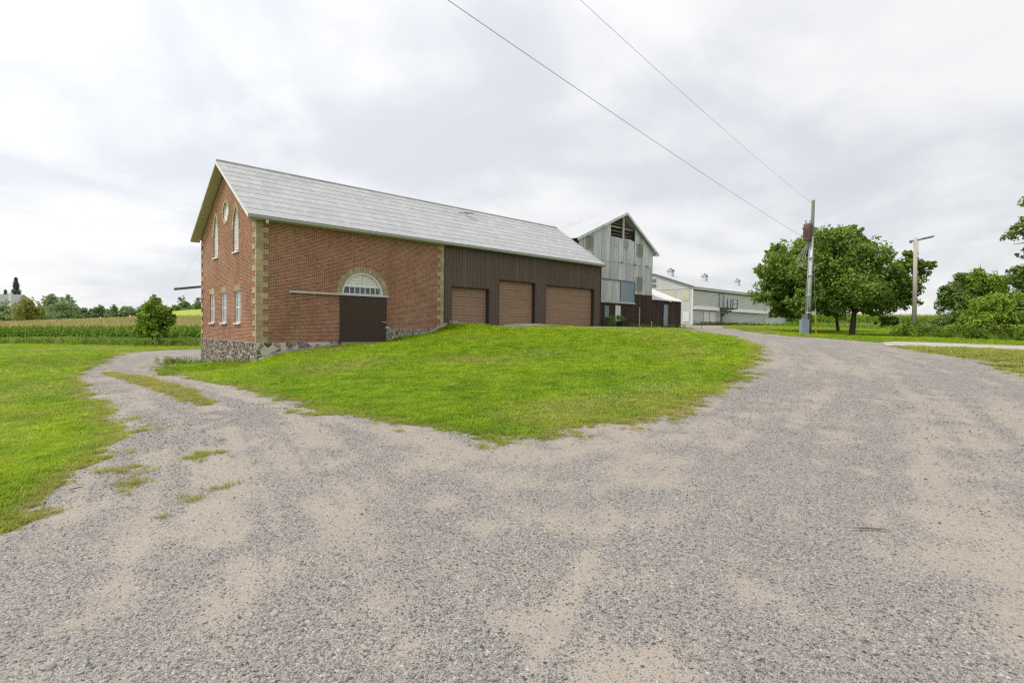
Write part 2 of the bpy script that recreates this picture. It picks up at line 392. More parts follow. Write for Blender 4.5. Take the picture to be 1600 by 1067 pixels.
def brick_mat(name, axis):
    m, t = newmat(name); s = t.n('ShaderNodeSeparateXYZ', None, {0: t.pos()})
    v = t.n('ShaderNodeCombineXYZ', None, {0: s.outputs[axis], 1: s.outputs[2], 2: 0.0}).outputs[0]
    wob = t.noise(t.pos(), 3.0, 2.0)
    bt = t.n('ShaderNodeTexBrick', {'offset': 0.5}, {'Vector': v, 'Color1': (0.0, 0, 0, 1), 'Color2': (1, 1, 1, 1), 'Mortar': (0.5, 0.5, 0.5, 1), 'Scale': 1.0,
        'Mortar Size': 0.009, 'Mortar Smooth': 0.2, 'Bias': 0.0, 'Brick Width': 0.225, 'Row Height': 0.0735})
    rnd = bt.outputs['Color']; fac = bt.outputs['Fac']
    base = t.ramp(rnd, [(0.0, (0.085, 0.027, 0.018)), (0.35, (0.195, 0.054, 0.030)), (0.7, (0.285, 0.080, 0.040)), (1.0, (0.37, 0.125, 0.06))])
    big = t.noise(t.pos(), 0.55, 5.0, 0.6)
    base = t.mix(t.ramp(big, [(0.35, 0.0), (0.7, 0.4)]), base, (0.36, 0.105, 0.048))
    spk = t.noise(t.pos(), 22.0, 3.0); base = t.mix(t.ramp(spk, [(0.45, 0.0), (0.75, 0.35)]), base, (0.10, 0.04, 0.03))
    mort = t.mix(t.noise(t.pos(), 0.8, 4.0), (0.46, 0.36, 0.25), (0.64, 0.54, 0.41))
    stain = t.noise(t.scale(t.pos(), (1, 1, 0.35)), 1.1, 6.0, 0.65)
    c = t.mix(fac, base, mort); c = t.mix(t.ramp(stain, [(0.5, 0.0), (0.75, 0.55)]), c, (0.15, 0.08, 0.055)); lime = t.noise(t.pos(), 0.35, 6.0, 0.65, 0.5); c = t.mix(t.ramp(lime, [(0.52, 0.0), (0.75, 0.35)]), c, (0.46, 0.33, 0.24))
    h = t.math('SUBTRACT', t.math('MULTIPLY', wob, 0.2), fac)
    return finish(m, t, c, 0.85, t.bump(h, 0.6, 0.01), 0.2)


def stone_mat():
    m, t = newmat('field_stone'); rv = t.n('ShaderNodeObjectInfo').outputs['Random']
    c = t.ramp(rv, [(0.0, (0.09, 0.075, 0.07)), (0.18, (0.31, 0.235, 0.18)), (0.34, (0.15, 0.15, 0.165)), (0.50, (0.42, 0.36, 0.28)), (0.66, (0.17, 0.12, 0.10)), (0.80, (0.38, 0.27, 0.19)), (0.92, (0.10, 0.11, 0.135)), (1.0, (0.55, 0.50, 0.42))])
    n = t.noise(t.pos(), 9.0, 6.0, 0.65); c = t.mix(t.ramp(n, [(0.3, 0.55), (0.7, 0.0)]), c, (0.10, 0.085, 0.075))
    n2 = t.noise(t.pos(), 5.0, 4.0); c = t.mix(t.ramp(n2, [(0.56, 0.0), (0.64, 0.55)]), c, (0.46, 0.42, 0.36))
    return finish(m, t, c, 0.88, t.bump(n, 0.7, 0.03), 0.2)


def metal_sheet(name, col, stretch, rough=0.42, metal=0.0, stain=(0.3, 0.25, 0.2), amount=0.4, spec=0.5, rnd=0.12, lo=0.52):
    m, t = newmat(name); rv = t.n('ShaderNodeObjectInfo').outputs['Random']
    p = t.n('ShaderNodeVectorMath', {'operation': 'ADD'}, {0: t.scale(t.pos(), stretch), 1: t.n('ShaderNodeCombineXYZ', None, {0: t.math('MULTIPLY', rv, 40.0), 1: 0.0, 2: 0.0}).outputs[0]}).outputs[0]
    n = t.noise(p, 1.6, 7.0, 0.65, 0.3); n2 = t.noise(p, 0.5, 5.0, 0.6)
    f = t.math('MULTIPLY', t.math('MULTIPLY_ADD', rv, 2*rnd, 1-rnd), t.math('MULTIPLY_ADD', n2, 0.35, 0.82))
    c = t.mix(1.0, col, t.n('ShaderNodeCombineXYZ', None, {0: f, 1: f, 2: f}).outputs[0], 'MULTIPLY')
    c = t.mix(t.ramp(n, [(lo, 0.0), (lo+0.25, amount)]), c, stain)
    return finish(m, t, c, t.math('MULTIPLY_ADD', n, 0.3, rough-0.12), None, spec, metal)


def roof_mat():
    m, t = newmat('steel_shingle_roof'); rv = t.n('ShaderNodeObjectInfo').outputs['Random']
    pz = t.n('ShaderNodeSeparateXYZ', None, {0: t.pos()})
    n = t.noise(t.scale(t.pos(), (1.0, 0.35, 0.35)), 0.9, 7.0, 0.65, 0.3); f = t.math('MULTIPLY_ADD', rv, 0.14, 0.93)
    c = t.mix(1.0, (0.40, 0.40, 0.405), t.n('ShaderNodeCombineXYZ', None, {0: f, 1: f, 2: f}).outputs[0], 'MULTIPLY')
    c = t.mix(t.ramp(n, [(0.42, 0.0), (0.75, 0.45)]), c, (0.37, 0.365, 0.365))
    n3 = t.noise(t.scale(t.pos(), (0.35, 1.5, 1.5)), 0.8, 7.0, 0.7, 0.6)
    ridge = t.math('MULTIPLY', t.ramp(pz.outputs[2], [(0.0, 0.0), (1.0, 1.0)]), 1.0)
    hi = t.math('MULTIPLY_ADD', pz.outputs[2], 0.30, -2.35, clamp=True)            # lichen and rust collect under the ridge
    c = t.mix(t.math('MULTIPLY', t.ramp(n3, [(0.50, 0.0), (0.66, 1.0)]), t.math('MULTIPLY', hi, 0.75)), c, (0.25, 0.215, 0.18))
    n4 = t.noise(t.pos(), 1.7, 8.0, 0.7); c = t.mix(t.ramp(n4, [(0.5, 0.0), (0.72, 0.6)]), c, (0.60, 0.60, 0.60))
    wv = t.n('ShaderNodeTexWave', {'wave_type': 'BANDS', 'bands_direction': 'X'}, {'Vector': t.pos(), 'Scale': 1.1, 'Distortion': 0.0}).outputs[1]
    return finish(m, t, c, 0.5, t.bump(wv, 0.25, 0.02), 0.4, 0.0)


def gravel_nodes(t, g):
    """stone by stone mix of loose grey stone and packed tan dirt; g = share of stone"""
    p = t.pos(); nf = t.noise(p, 9.0, 6.0, 0.7)
    dirt = t.mix(t.noise(p, 1.4, 6.0, 0.65), (0.265, 0.228, 0.188), (0.375, 0.327, 0.273)); dirt = t.mix(t.ramp(nf, [(0.4, 0.0), (0.75, 0.5)]), dirt, (0.42, 0.375, 0.325))
    fine = t.noise(p, 130.0, 2.0, 0.8); dirt = t.mix(t.ramp(fine, [(0.52, 0.0), (0.66, 0.6)]), dirt, (0.16, 0.14, 0.12)); dirt = t.mix(t.ramp(fine, [(0.30, 0.5), (0.42, 0.0)]), dirt, (0.46, 0.42, 0.37)); c = dirt; hs = None
    for sc, k in ((150.0, 0.85), (88.0, 0.75), (46.0, 0.36)):
        vo = t.n('ShaderNodeTexVoronoi', None, {'Vector': p, 'Scale': sc}); sp = t.n('ShaderNodeSeparateXYZ', None, {0: vo.outputs['Color']})
        col = t.ramp(sp.outputs[0], [(0.0, (0.075, 0.073, 0.072)), (0.3, (0.175, 0.171, 0.169)), (0.6, (0.26, 0.251, 0.246)), (0.85, (0.33, 0.305, 0.28)), (1.0, (0.48, 0.46, 0.435))])
        th = t.math('ADD', t.math('MULTIPLY', t.math('ADD', g, t.math('MULTIPLY_ADD', nf, 0.7, -0.35)), k), 0.03)
        on = t.math('MULTIPLY', t.math('LESS_THAN', sp.outputs[1], th), t.math('LESS_THAN', vo.outputs['Distance'], 0.55))
        c = t.mix(on, c, col); h = t.math('MULTIPLY', on, t.math('MULTIPLY', t.math('SUBTRACT', 0.6, vo.outputs['Distance']), 1.0/sc)); hs = h if hs is None else t.math('MAXIMUM', hs, h)
    return c, t.math('ADD', hs, t.math('MULTIPLY', nf, 0.006))


def gravel_mat():
    m, t = newmat('gravel_ground')
    c, h = gravel_nodes(t, t.n('ShaderNodeAttribute', {'attribute_name': 'grav'}).outputs['Fac'])
    return finish(m, t, c, 0.92, t.bump(h, 0.8, 1.0), 0.12)


def soil_mat():
    """what lies between the grass blades"""
    m, t = newmat('turf_soil'); p = t.pos()
    n = t.noise(p, 0.6, 6.0, 0.6); n2 = t.noise(p, 6.0, 4.0, 0.7)
    c = t.mix(n, (0.17, 0.27, 0.02), (0.27, 0.35, 0.03)); c = t.mix(t.ramp(n2, [(0.5, 0.0), (0.8, 0.5)]), c, (0.16, 0.15, 0.05))
    dry = t.n('ShaderNodeAttribute', {'attribute_name': 'dry'}).outputs['Fac']
    n3 = t.noise(p, 16.0, 5.0, 0.7); dry = t.ramp(t.math('ADD', dry, t.math('MULTIPLY_ADD', n3, 1.2, -0.6)), [(0.35, 0.0), (0.6, 1.0)])
    gc, h = gravel_nodes(t, t.math('MULTIPLY', n3, 0.5)); gc = t.mix(t.ramp(n2, [(0.4, 0.0), (0.7, 0.5)]), gc, (0.24, 0.20, 0.10))
    c = t.mix(dry, c, gc)
    return finish(m, t, c, 0.95, t.bump(n2, 0.6, 0.05), 0.1)


def blade_mat(name, lo, hi, dryc, trans=0.35, noise_scale=0.5):
    m, t = newmat(name); p = t.pos(); n = t.noise(p, noise_scale, 5.0, 0.6)
    rv = t.n('ShaderNodeObjectInfo').outputs['Random']
    nb = t.noise(p, 0.13, 4.0, 0.6); c = t.mix(t.ramp(t.math('ADD', t.math('MULTIPLY', n, 0.6), t.math('MULTIPLY', nb, 0.4)), [(0.36, 0.0), (0.64, 1.0)]), lo, hi); f = t.math('MULTIPLY_ADD', rv, 0.5, 0.75)
    dry = t.n('ShaderNodeAttribute', {'attribute_type': 'INSTANCER', 'attribute_name': 'dry'}).outputs['Fac']
    c = t.mix(dry, c, dryc); c = t.mix(1.0, c, t.n('ShaderNodeCombineXYZ', None, {0: f, 1: f, 2: f}).outputs[0], 'MULTIPLY')
    return finish(m, t, c, 0.6, None, 0.2, 0.0, (c, trans))


def leaf_mat(name, lo, hi, trans=0.3):
    m, t = newmat(name); tv = t.n('ShaderNodeAttribute', {'attribute_name': 'tint'}).outputs['Fac']
    c = t.ramp(tv, [(0.0, lo), (1.0, hi)])
    return finish(m, t, c, 0.5, None, 0.35, 0.0, (t.mix(1.0, c, (1.15, 1.25, 0.6), 'MULTIPLY'), trans))


def pebble_mat():
    m, t = newmat('crushed_stone'); rv = t.n('ShaderNodeObjectInfo').outputs['Random']
    c = t.ramp(rv, [(0.0, (0.085, 0.083, 0.082)), (0.3, (0.19, 0.186, 0.185)), (0.55, (0.25, 0.242, 0.238)), (0.75, (0.285, 0.255, 0.225)), (0.9, (0.26, 0.26, 0.268)), (0.97, (0.44, 0.42, 0.39)), (1.0, (0.22, 0.15, 0.115))])
    n = t.noise(t.pos(), 60.0, 3.0); c = t.mix(t.ramp(n, [(0.4, 0.3), (0.7, 0.0)]), c, (0.30, 0.255, 0.21))
    return finish(m, t, c, 0.85, None, 0.2)


def glass_mat(name, col=(0.03, 0.04, 0.05)):
    m, t = newmat(name); n = t.noise(t.pos(), 1.5, 4.0)
    return finish(m, t, t.mix(n, col, tuple(min(1, q*2.2) for q in col)), 0.08, t.bump(n, 0.08, 0.05), 0.7)


def wood_mat(name, a, b, stretch):
    m, t = newmat(name); n = t.noise(t.scale(t.pos(), stretch), 3.0, 6.0, 0.65, 0.4); c = t.mix(n, a, b)
    return finish(m, t, c, 0.85, t.bump(n, 0.3, 0.01), 0.15)


BRX, BRY = brick_mat('red_brick_long', 0), brick_mat('red_brick_gable', 1)
STONE = stone_mat(); ROOF = roof_mat(); GRAVEL = gravel_mat(); SOIL = soil_mat()
MORTAR = plain('lime_mortar', (0.56, 0.52, 0.46), 0.9, 0.2, 3.0, 0.15, bump=0.4)
QUOIN = plain('buff_quoin', (0.44, 0.35, 0.215), 0.85, 0.3, 5.0, 0.2, bump=0.4, rnd=0.2, dirt=((0.25, 0.195, 0.125), 0.42, 0.6))
CONCR = plain('weathered_concrete', (0.33, 0.315, 0.285), 0.9, 0.2, 1.5, 0.2, bump=0.4, dirt=((0.27, 0.25, 0.21), 0.5, 0.5))
PALEC = plain('pale_concrete', (0.40, 0.38, 0.345), 0.9, 0.15, 1.2, 0.2, bump=0.3, dirt=((0.36, 0.34, 0.29), 0.52, 0.4))
WHITE = plain('white_paint', (0.70, 0.70, 0.69), 0.5, 0.12, 3.0, 0.35, dirt=((0.45, 0.44, 0.40), 0.55, 0.5))
GUTTER = plain('grey_gutter', (0.36, 0.385, 0.37), 0.45, 0.12, 2.0, 0.4)
BRGUT = plain('brown_fascia', (0.16, 0.135, 0.115), 0.5, 0.12, 2.0, 0.4)
SOFFIT = wood_mat('olive_soffit_board', (0.42, 0.37, 0.25), (0.55, 0.49, 0.34), (8, 1, 1))
BROWN = metal_sheet('brown_steel', (0.112, 0.078, 0.063), (0.6, 0.6, 0.6), 0.42, 0.0, (0.12, 0.086, 0.072), 0.35, 0.35, 0.05)
DKBROWN = metal_sheet('dark_brown_steel', (0.062, 0.039, 0.028), (0.6, 0.6, 0.6), 0.5, 0.0, (0.06, 0.042, 0.028), 0.4, 0.25, 0.06)
TRIMB = plain('brown_trim', (0.050, 0.037, 0.031), 0.5, 0.08, 2.0, 0.4)
GDOOR = metal_sheet('tan_brown_door', (0.30, 0.185, 0.125), (0.5, 0.5, 2.0), 0.5, 0.0, (0.19, 0.12, 0.085), 0.4, 0.35, 0.05)
GALV = metal_sheet('galvanised_sheet', (0.56, 0.58, 0.60), (1.2, 1.2, 0.22), 0.5, 0.15, (0.33, 0.315, 0.27), 0.7, 0.4, 0.16, 0.45)
PALEGALV = metal_sheet('pale_galvanised_roof', (0.50, 0.51, 0.525), (0.5, 0.5, 0.5), 0.45, 0.1, (0.40, 0.40, 0.38), 0.5, 0.45, 0.05)
WSIDE = metal_sheet('white_ribbed_siding', (0.55, 0.56, 0.57), (0.2, 0.2, 1.0), 0.5, 0.0, (0.42, 0.42, 0.40), 0.5, 0.35, 0.06)
CURT = metal_sheet('cream_curtain_siding', (0.545, 0.54, 0.55), (0.2, 0.2, 1.0), 0.55, 0.0, (0.46, 0.45, 0.41), 0.4, 0.3, 0.05)
BLUEG = metal_sheet('blue_grey_door', (0.26, 0.33, 0.40), (1, 1, 0.3), 0.45, 0.0, (0.34, 0.39, 0.43), 0.5, 0.4, 0.05)
CREAM = plain('cream_panel', (0.56, 0.52, 0.40), 0.6, 0.12, 1.5, 0.3)
FIBRE = plain('dirty_fibreglass', (0.24, 0.245, 0.20), 0.5, 0.35, 2.5, 0.35, stretch=(3, 3, 0.5), dirt=((0.12, 0.12, 0.09), 0.5, 0.7))
GLASS = glass_mat('window_glass'); PALEGL = glass_mat('reflection_tinted_glass', (0.16, 0.19, 0.21))  # PALEGL has the bluish grey reflections painted into its base colour
BLACK = plain('black_iron', (0.02, 0.02, 0.022), 0.5, 0.2, 3.0, 0.4)
IRON = plain('grey_steel', (0.17, 0.175, 0.18), 0.45, 0.2, 3.0, 0.5, 0.3)
OLDWOOD = wood_mat('old_barn_wood', (0.13, 0.092, 0.07), (0.30, 0.225, 0.17), (0.6, 3, 4))
PALEWOOD = wood_mat('grey_weathered_wood', (0.36, 0.33, 0.28), (0.52, 0.47, 0.41), (6, 6, 0.7))
POLEW = wood_mat('pole_wood', (0.12, 0.115, 0.09), (0.235, 0.22, 0.175), (6, 6, 0.7))
RUST = plain('rusty_tank', (0.15, 0.095, 0.075), 0.7, 0.35, 3.0, 0.25, dirt=((0.30, 0.25, 0.22), 0.5, 0.6))
YELLOW = plain('yellow_plastic', (0.62, 0.48, 0.02), 0.5, 0.1, 3.0, 0.35)
BOXG = plain('blue_grey_cabinet', (0.235, 0.285, 0.345), 0.5, 0.1, 2.0, 0.4)
WIREM = plain('wire_aluminium', (0.36, 0.36, 0.365), 0.5, 0.05, 2.0, 0.3)
ALUM = plain('pale_pipe', (0.52, 0.53, 0.52), 0.45, 0.12, 3.0, 0.4)
BARK = wood_mat('bark', (0.055, 0.043, 0.033), (0.14, 0.115, 0.09), (5, 5, 0.9))
SHING = plain('grey_shingles', (0.22, 0.22, 0.23), 0.8, 0.2, 1.5, 0.2)
HBRICK = plain('house_brick', (0.30, 0.14, 0.095), 0.85, 0.2, 1.5, 0.2)
GRASS = blade_mat('lawn_blades', (0.16, 0.30, 0.014), (0.40, 0.52, 0.022), (0.42, 0.35, 0.13), 0.42, 1.3)
WEED = blade_mat('weed_blades', (0.15, 0.26, 0.025), (0.27, 0.38, 0.035), (0.34, 0.30, 0.15), 0.35, 0.3)
CORNL = blade_mat('corn_leaf', (0.15, 0.30, 0.028), (0.26, 0.42, 0.035), (0.25, 0.23, 0.08), 0.3, 0.15)
TASSEL = blade_mat('corn_tassel', (0.50, 0.41, 0.17), (0.58, 0.47, 0.20), (0.46, 0.38, 0.17), 0.2, 0.15)
FLOWER = blade_mat('white_flower', (0.6, 0.6, 0.55), (0.72, 0.72, 0.66), (0.6, 0.58, 0.5), 0.2)
PEB = pebble_mat()
L_MAPLE = leaf_mat('maple_leaf', (0.065, 0.125, 0.022), (0.28, 0.39, 0.06))
L_BUSH = leaf_mat('light_shrub_leaf', (0.10, 0.18, 0.02), (0.35, 0.47, 0.05))
L_DARK = leaf_mat('dark_shrub_leaf', (0.085, 0.145, 0.035), (0.27, 0.37, 0.085))
L_FAR = leaf_mat('hazed_far_tree_leaf', (0.17, 0.23, 0.13), (0.36, 0.45, 0.24))  # distance haze put into the colour: leaves paler and greyer
L_OLIVE = leaf_mat('olive_tree_leaf', (0.22, 0.21, 0.075), (0.42, 0.41, 0.12))
L_SPRUCE = leaf_mat('spruce_needle', (0.075, 0.11, 0.095), (0.17, 0.21, 0.17))
L_SOY = plain('soybean_leaf', (0.31, 0.37, 0.05), 0.8, 0.15, 0.3, 0.1)

# ------------------------------------------------------------------ ground and driveway
ang = np.concatenate([np.arange(-56, 56, 0.34), np.arange(56, 304.01, 2.48)]); ang[-1] = 304.0
rad = 0.22*1.0212**np.arange(0, 454)
A_, R_ = np.meshgrid(R(1)*ang + YAW, rad)
GX = CAM[0]+R_*np.cos(A_); GY = CAM[1]+R_*np.sin(A_); GZ = H(GX, GY)
FG = gravel_f(GX, GY).reshape(GX.shape)
# small natural unevenness
GZ = GZ + np.clip(R_/6, 0.2, 1)*0.05*(fbm(GX*0.5, GY*0.5, 81, 3).reshape(GX.shape)-0.5)*(np.clip(np.hypot(GX-14, GY+1)-9, 0, 6)/6)
n_, m_ = GX.shape; ii = np.arange(n_*m_).reshape(n_, m_)
quads = np.stack([ii[:-1, :-1], ii[:-1, 1:], ii[1:, 1:], ii[1:, :-1]], -1).reshape(-1, 4)
me = rawmesh('ground', np.stack([GX.ravel(), GY.ravel(), GZ.ravel()], 1), quads, SOIL, True)
dry = np.clip(1.05-FG/0.8, 0, 1)
dry = np.maximum(dry, (-sdf(RIGHT2, GX, GY).reshape(GX.shape) > -0.3)*0.6*fbm(GX*0.8, GY*0.8, 91, 3).reshape(GX.shape)*1.6)
dry = np.maximum(dry, (-sdf(ISLAND, GX, GY).reshape(GX.shape) > -0.2)*0.7)
a = me.attributes.new('dry', 'FLOAT', 'POINT'); a.data.foreach_set('value', np.clip(dry, 0, 1).astype(np.float32).ravel())
g = link('ground', me); tag(g, 'green turf ground running out to the fields', None, None, 'structure')

V, fs = clip_grid(GX, GY, GZ+0.008, np.where(R_ < 90, FG, 1.0))
me = rawmesh('gravel_driveway', V, fs, GRAVEL, True)
a = me.attributes.new('grav', 'FLOAT', 'POINT'); a.data.foreach_set('value', gravel_g(V[:, 0], V[:, 1]).astype(np.float32))
o = link('gravel_driveway', me); tag(o, 'grey and tan gravel driveway forking round the mown lawn', None, None, 'structure')

tag(slab('concrete_apron', PADC, PALEC, 0.09), 'concrete apron in front of the brown garage doors', None, None, 'structure')
tag(slab('concrete_walk', WALK, PALEC, 0.04, 0.15), 'narrow pale concrete walk from the apron to the gravel', None, None, 'structure')
tag(slab('concrete_path', CONC, PALEC, 0.05), 'pale concrete strip crossing the grass beyond the gravel', None, None, 'structure')

# bright soybean field on the rise behind the corn
gx, gy = np.meshgrid(np.linspace(215, 520, 60), np.linspace(162, 330, 40))
P_ = np.stack([CAM + ray(x, 500)*d for x, d in zip(gx.ravel(), gy.ravel())])
FZ = H(P_[:, 0], P_[:, 1]) + 0.55 + 0.25*fbm(P_[:, 0]*0.6, P_[:, 1]*0.6, 5, 3)
k_ = np.arange(gx.size).reshape(gx.shape)
o = link('soybean_field', rawmesh('soybean_field', np.stack([P_[:, 0], P_[:, 1], FZ], 1), np.stack([k_[:-1, :-1], k_[:-1, 1:], k_[1:, 1:], k_[1:, :-1]], -1).reshape(-1, 4), L_SOY, True))
tag(o, 'bright yellow green soybean field on the far rise', None, None, 'structure')

# ------------------------------------------------------------------ brick barn with garage
W_, LB, LT = 10.296, 11.49, 27.70
barn = thing('brick_barn', 'long red brick barn with buff quoins, grey steel roof and brown garage end', 'barn', (0, 0, -1.66))
mpx = lambda u, v, w: (u, w, v)            # long wall: u = x, v = z, w = inwards (+y)
mpy = lambda u, v, w: (w, u, v)            # gable: u = y, v = z, w = inwards (+x)


def lancet(c, z0, zs, hw, rise, n=9):
    Rr = (rise*rise+hw*hw)/(2*hw); hwz = lambda d: math.sqrt(max(0, Rr*Rr-d*d))-(Rr-hw)
    pr = [(c+hwz(rise*i/n), zs+rise*i/n) for i in range(n)]
    return [(c-hw, z0), (c+hw, z0)] + pr + [(c, zs+rise)] + [(2*c-x, z) for x, z in pr[::-1]]


def circ(c, z, r, n=28, a0=0, a1=360): return [(c+r*math.cos(R(a0+(a1-a0)*i/n)), z+r*math.sin(R(a0+(a1-a0)*i/n))) for i in range(n + (a1-a0 != 360))]


AX, AZ = 5.85, 2.66                          # spring point of the round arch over the door
arch_hole = circ(AX, AZ, 1.30, 24, 0, 180)
B().wall([(0, 0), (LB, 0), (LB, 6.12), (0, 6.12)], [arch_hole], mpx, 0.30).build('brick_wall', BRX, barn)
lowwin = [(2.49, 3.47), (5.00, 5.96), (7.39, 8.30)]
upwin = [3.30, 7.10]
holes = [[(a, .98), (b, .98), (b, 2.70), (a, 2.70)] for a, b in lowwin] + [lancet(c, 4.86, 6.10, .45, 1.24) for c in upwin] + [circ(5.15, 7.27, .53)]
slope = (10.07-6.32)/(5.148+.426)
B().wall([(0, 0), (W_, 0), (W_, 6.30), (W_/2, 6.30+slope*W_/2), (0, 6.30)], holes, mpy, 0.26).build('gable_wall', BRY, barn)
bk = B(); bk.box(0, LT, W_-.25, W_, -2.0, 6.2).box(LT-.2, LT-.02, .2, W_-.25, .4, 6.3); bk.build('rear_wall', BRX, barn)
B().prism([(0.3, 6.25), (W_-.3, 6.25), (W_/2, 6.1+slope*W_/2)], lambda u, v, w: (LT-.25+w, u, v), 0, .2).build('end_gable_wall', BROWN, barn)

# quoins
for k in range(22):
    z0 = 0.005+k*.2773; z1 = z0+.2695
    if z1 > 6.1: break
    lx, ly = ((.58, .10), (.32, .45))[k % 2]
    j = random.uniform(-.015, .015)
    B().box(-.022-j*.2, lx+j, -.022, .12, z0, z1).build('quoin', QUOIN, barn)
    B().box(-.022-j*.2, .12, .121, ly+.12+j, z0, z1).build('quoin', QUOIN, barn) if ly > .2 else None
    B().box(-.020, .12, W_-(.45 if k % 2 else .14), W_+.02, z0, z1).build('quoin', QUOIN, barn)
    if z1 > 0.78:
        B().box(LB-(.50 if k % 2 else .26)+j, LB+.02, -.022, .12, z0, z1).build('quoin', QUOIN, barn)

# round arch of voussoirs, lunette and sliding door
for k in range(26):
    a0, a1 = 180*k/26+.4, 180*(k+1)/26-.4
    pl = [(AX+r*math.cos(R(a)), AZ+r*math.sin(R(a))) for r, a in ((1.302, a0), (1.62, a0), (1.62, a1), (1.302, a1))]
    B().prism(pl, mpx, -.025-random.random()*.006, .12).build('voussoir', QUOIN, barn)
lun = B().prism(circ(AX, AZ, 1.298, 24, 0, 180), mpx, .17, .20).build('lunette', WHITE, barn)
for k in range(5):                           # painted boards above the panes
    z0 = 3.16+k*.158; z1 = z0+.15
    if z1 > AZ+1.19: z1 = AZ+1.19
    hw = math.sqrt(max(0.01, 1.20**2-(z1-AZ)**2)); hb = math.sqrt(1.20**2-(z0-AZ)**2)
    for sgn in (-1, 1):
        pl = [(AX+sgn*.012, z0), (AX+sgn*hb, z0), (AX+sgn*hw, z1), (AX+sgn*.012, z1)]
        B().prism(pl, mpx, .13-random.random()*.008, .168).build('board', WHITE, lun)
ring = B()
for k in range(24):
    a0, a1 = 7.5*k, 7.5*(k+1)
    ring.prism([(AX+r*math.cos(R(a)), AZ+r*math.sin(R(a))) for r, a in ((1.19, a0), (1.30, a0), (1.30, a1), (1.19, a1))], mpx, .02, .17)
ring.box(AX-1.19, AX+1.19, .03, .168, 2.665, 2.745).box(AX-1.15, AX+1.15, .05, .168, 3.10, 3.155)
ring.build('arch_frame', WHITE, lun)
xs = np.linspace(AX-1.12, AX+1.12, 8)
for k in range(7):
    a, b = xs[k]+.025, xs[k+1]-.025; t = [(a, 2.75), (b, 2.75), (b, 3.098), (a, 3.098)]
    if k == 0: t = [(a-.02, 2.75), (b, 2.75), (b, 3.098), (a+.07, 3.098)]
    if k == 6: t = [(a, 2.75), (b+.02, 2.75), (b-.07, 3.098), (a, 3.098)]
    B().prism(t, mpx, .12, .165).build('pane', GLASS, lun)
    if k: box('glazing_bar', WHITE, lun, xs[k]-.02, xs[k]+.02, .06, .164, 2.75, 3.098)


def ribbed(b, x0, x1, z0, z1, y, pitch=.228, depth=.036, mp=None, ztop=None):
    """sheet with trapezoid ribs running up it; mp maps (u, v, w)"""
    mp = mp or mpx; us = [x0]; ws = [0.0]; c = math.ceil(x0/pitch)*pitch
    while c < x1-.04:
        if c > x0+.04:
            for d, h in ((-.035, 0), (-.018, -depth), (.018, -depth), (.035, 0)): us.append(c+d); ws.append(h)
        c += pitch
    us.append(x1); ws.append(0.0); n = len(us)
    zt = ztop or (lambda u: z1)
    b.add([mp(u, z0, y+h) for u, h in zip(us, ws)] + [mp(u, zt(u), y+h) for u, h in zip(us, ws)], [(i, i+1, n+i+1, n+i) for i in range(n-1)])
    return b


door = B().box(4.43, 7.31, -.085, -.045, 0.01, 2.585).build('sliding_door', DKBROWN, barn)
ribbed(B(), 4.45, 7.29, 0.03, 2.57, -.095, .145, .014).build('door_cladding', DKBROWN, door)
for q in (4.43, 7.27): B().box(q, q+.04, -.115, -.098, .01, 2.59).build('door_edge', TRIMB, door)
B().bar((6.98, -.14, 1.18), (7.26, -.14, 1.12), .03, .03).build('handle', ALUM, door)
B().box(7.24, 7.50, -.13, -.10, .80, .86).build('latch', WHITE, barn)
rl = B().box(1.64, 7.40, -.15, -.03, 2.60, 2.69).build('door_track', ALUM, barn)
for q in (1.63, 7.37): B().box(q, q+.04, -.17, -.02, 2.58, 2.72).build('track_end', ALUM, rl)
B().box(4.42, 7.34, -.42, -.03, -.22, -.01).build('threshold', CONCR, barn)
B().tube([(7.40, -.06, 2.665), (8.3, -.06, 2.665)], .005, 5).build('door_cable', ALUM, barn)
B().tube([(4.36, -.1, .14), (4.38, -.13, -.02), (4.55, -.35, -.16), (4.9, -.55, -.24)], .04, 7).build('drain_hose', BLACK, barn)

# gable windows
for a, b in lowwin:
    w_ = B().box(.05, .11, a, b, .98, 1.04).box(.05, .11, a, b, 2.63, 2.70).box(.05, .11, a, a+.09, 1.04, 2.63).box(.05, .11, b-.09, b, 1.04, 2.63).build('sash_window', WHITE, barn)
    c = (a+b)/2
    B().box(.065, .105, a+.09, b-.09, 1.80, 1.86).box(.07, .10, c-.02, c+.02, 1.04, 1.80).box(.07, .10, c-.02, c+.02, 1.86, 2.63).box(.07, .10, a+.09, b-.09, 2.22, 2.25).build('glazing_bars', WHITE, w_)
    for y0, y1 in ((a+.09, c-.02), (c+.02, b-.09)):
        for z0, z1 in ((1.04, 1.80), (1.86, 2.22), (2.25, 2.63)):
            box('pane', PALEGL, w_, .078, .088, y0, y1, z0, z1)
    B().box(-.09, .07, a-.06, b+.06, .90, .975).build('sill', WHITE, w_)
    box('lintel', QUOIN, barn, -.02, .1, a-.07, b+.07, 2.705, 3.03)
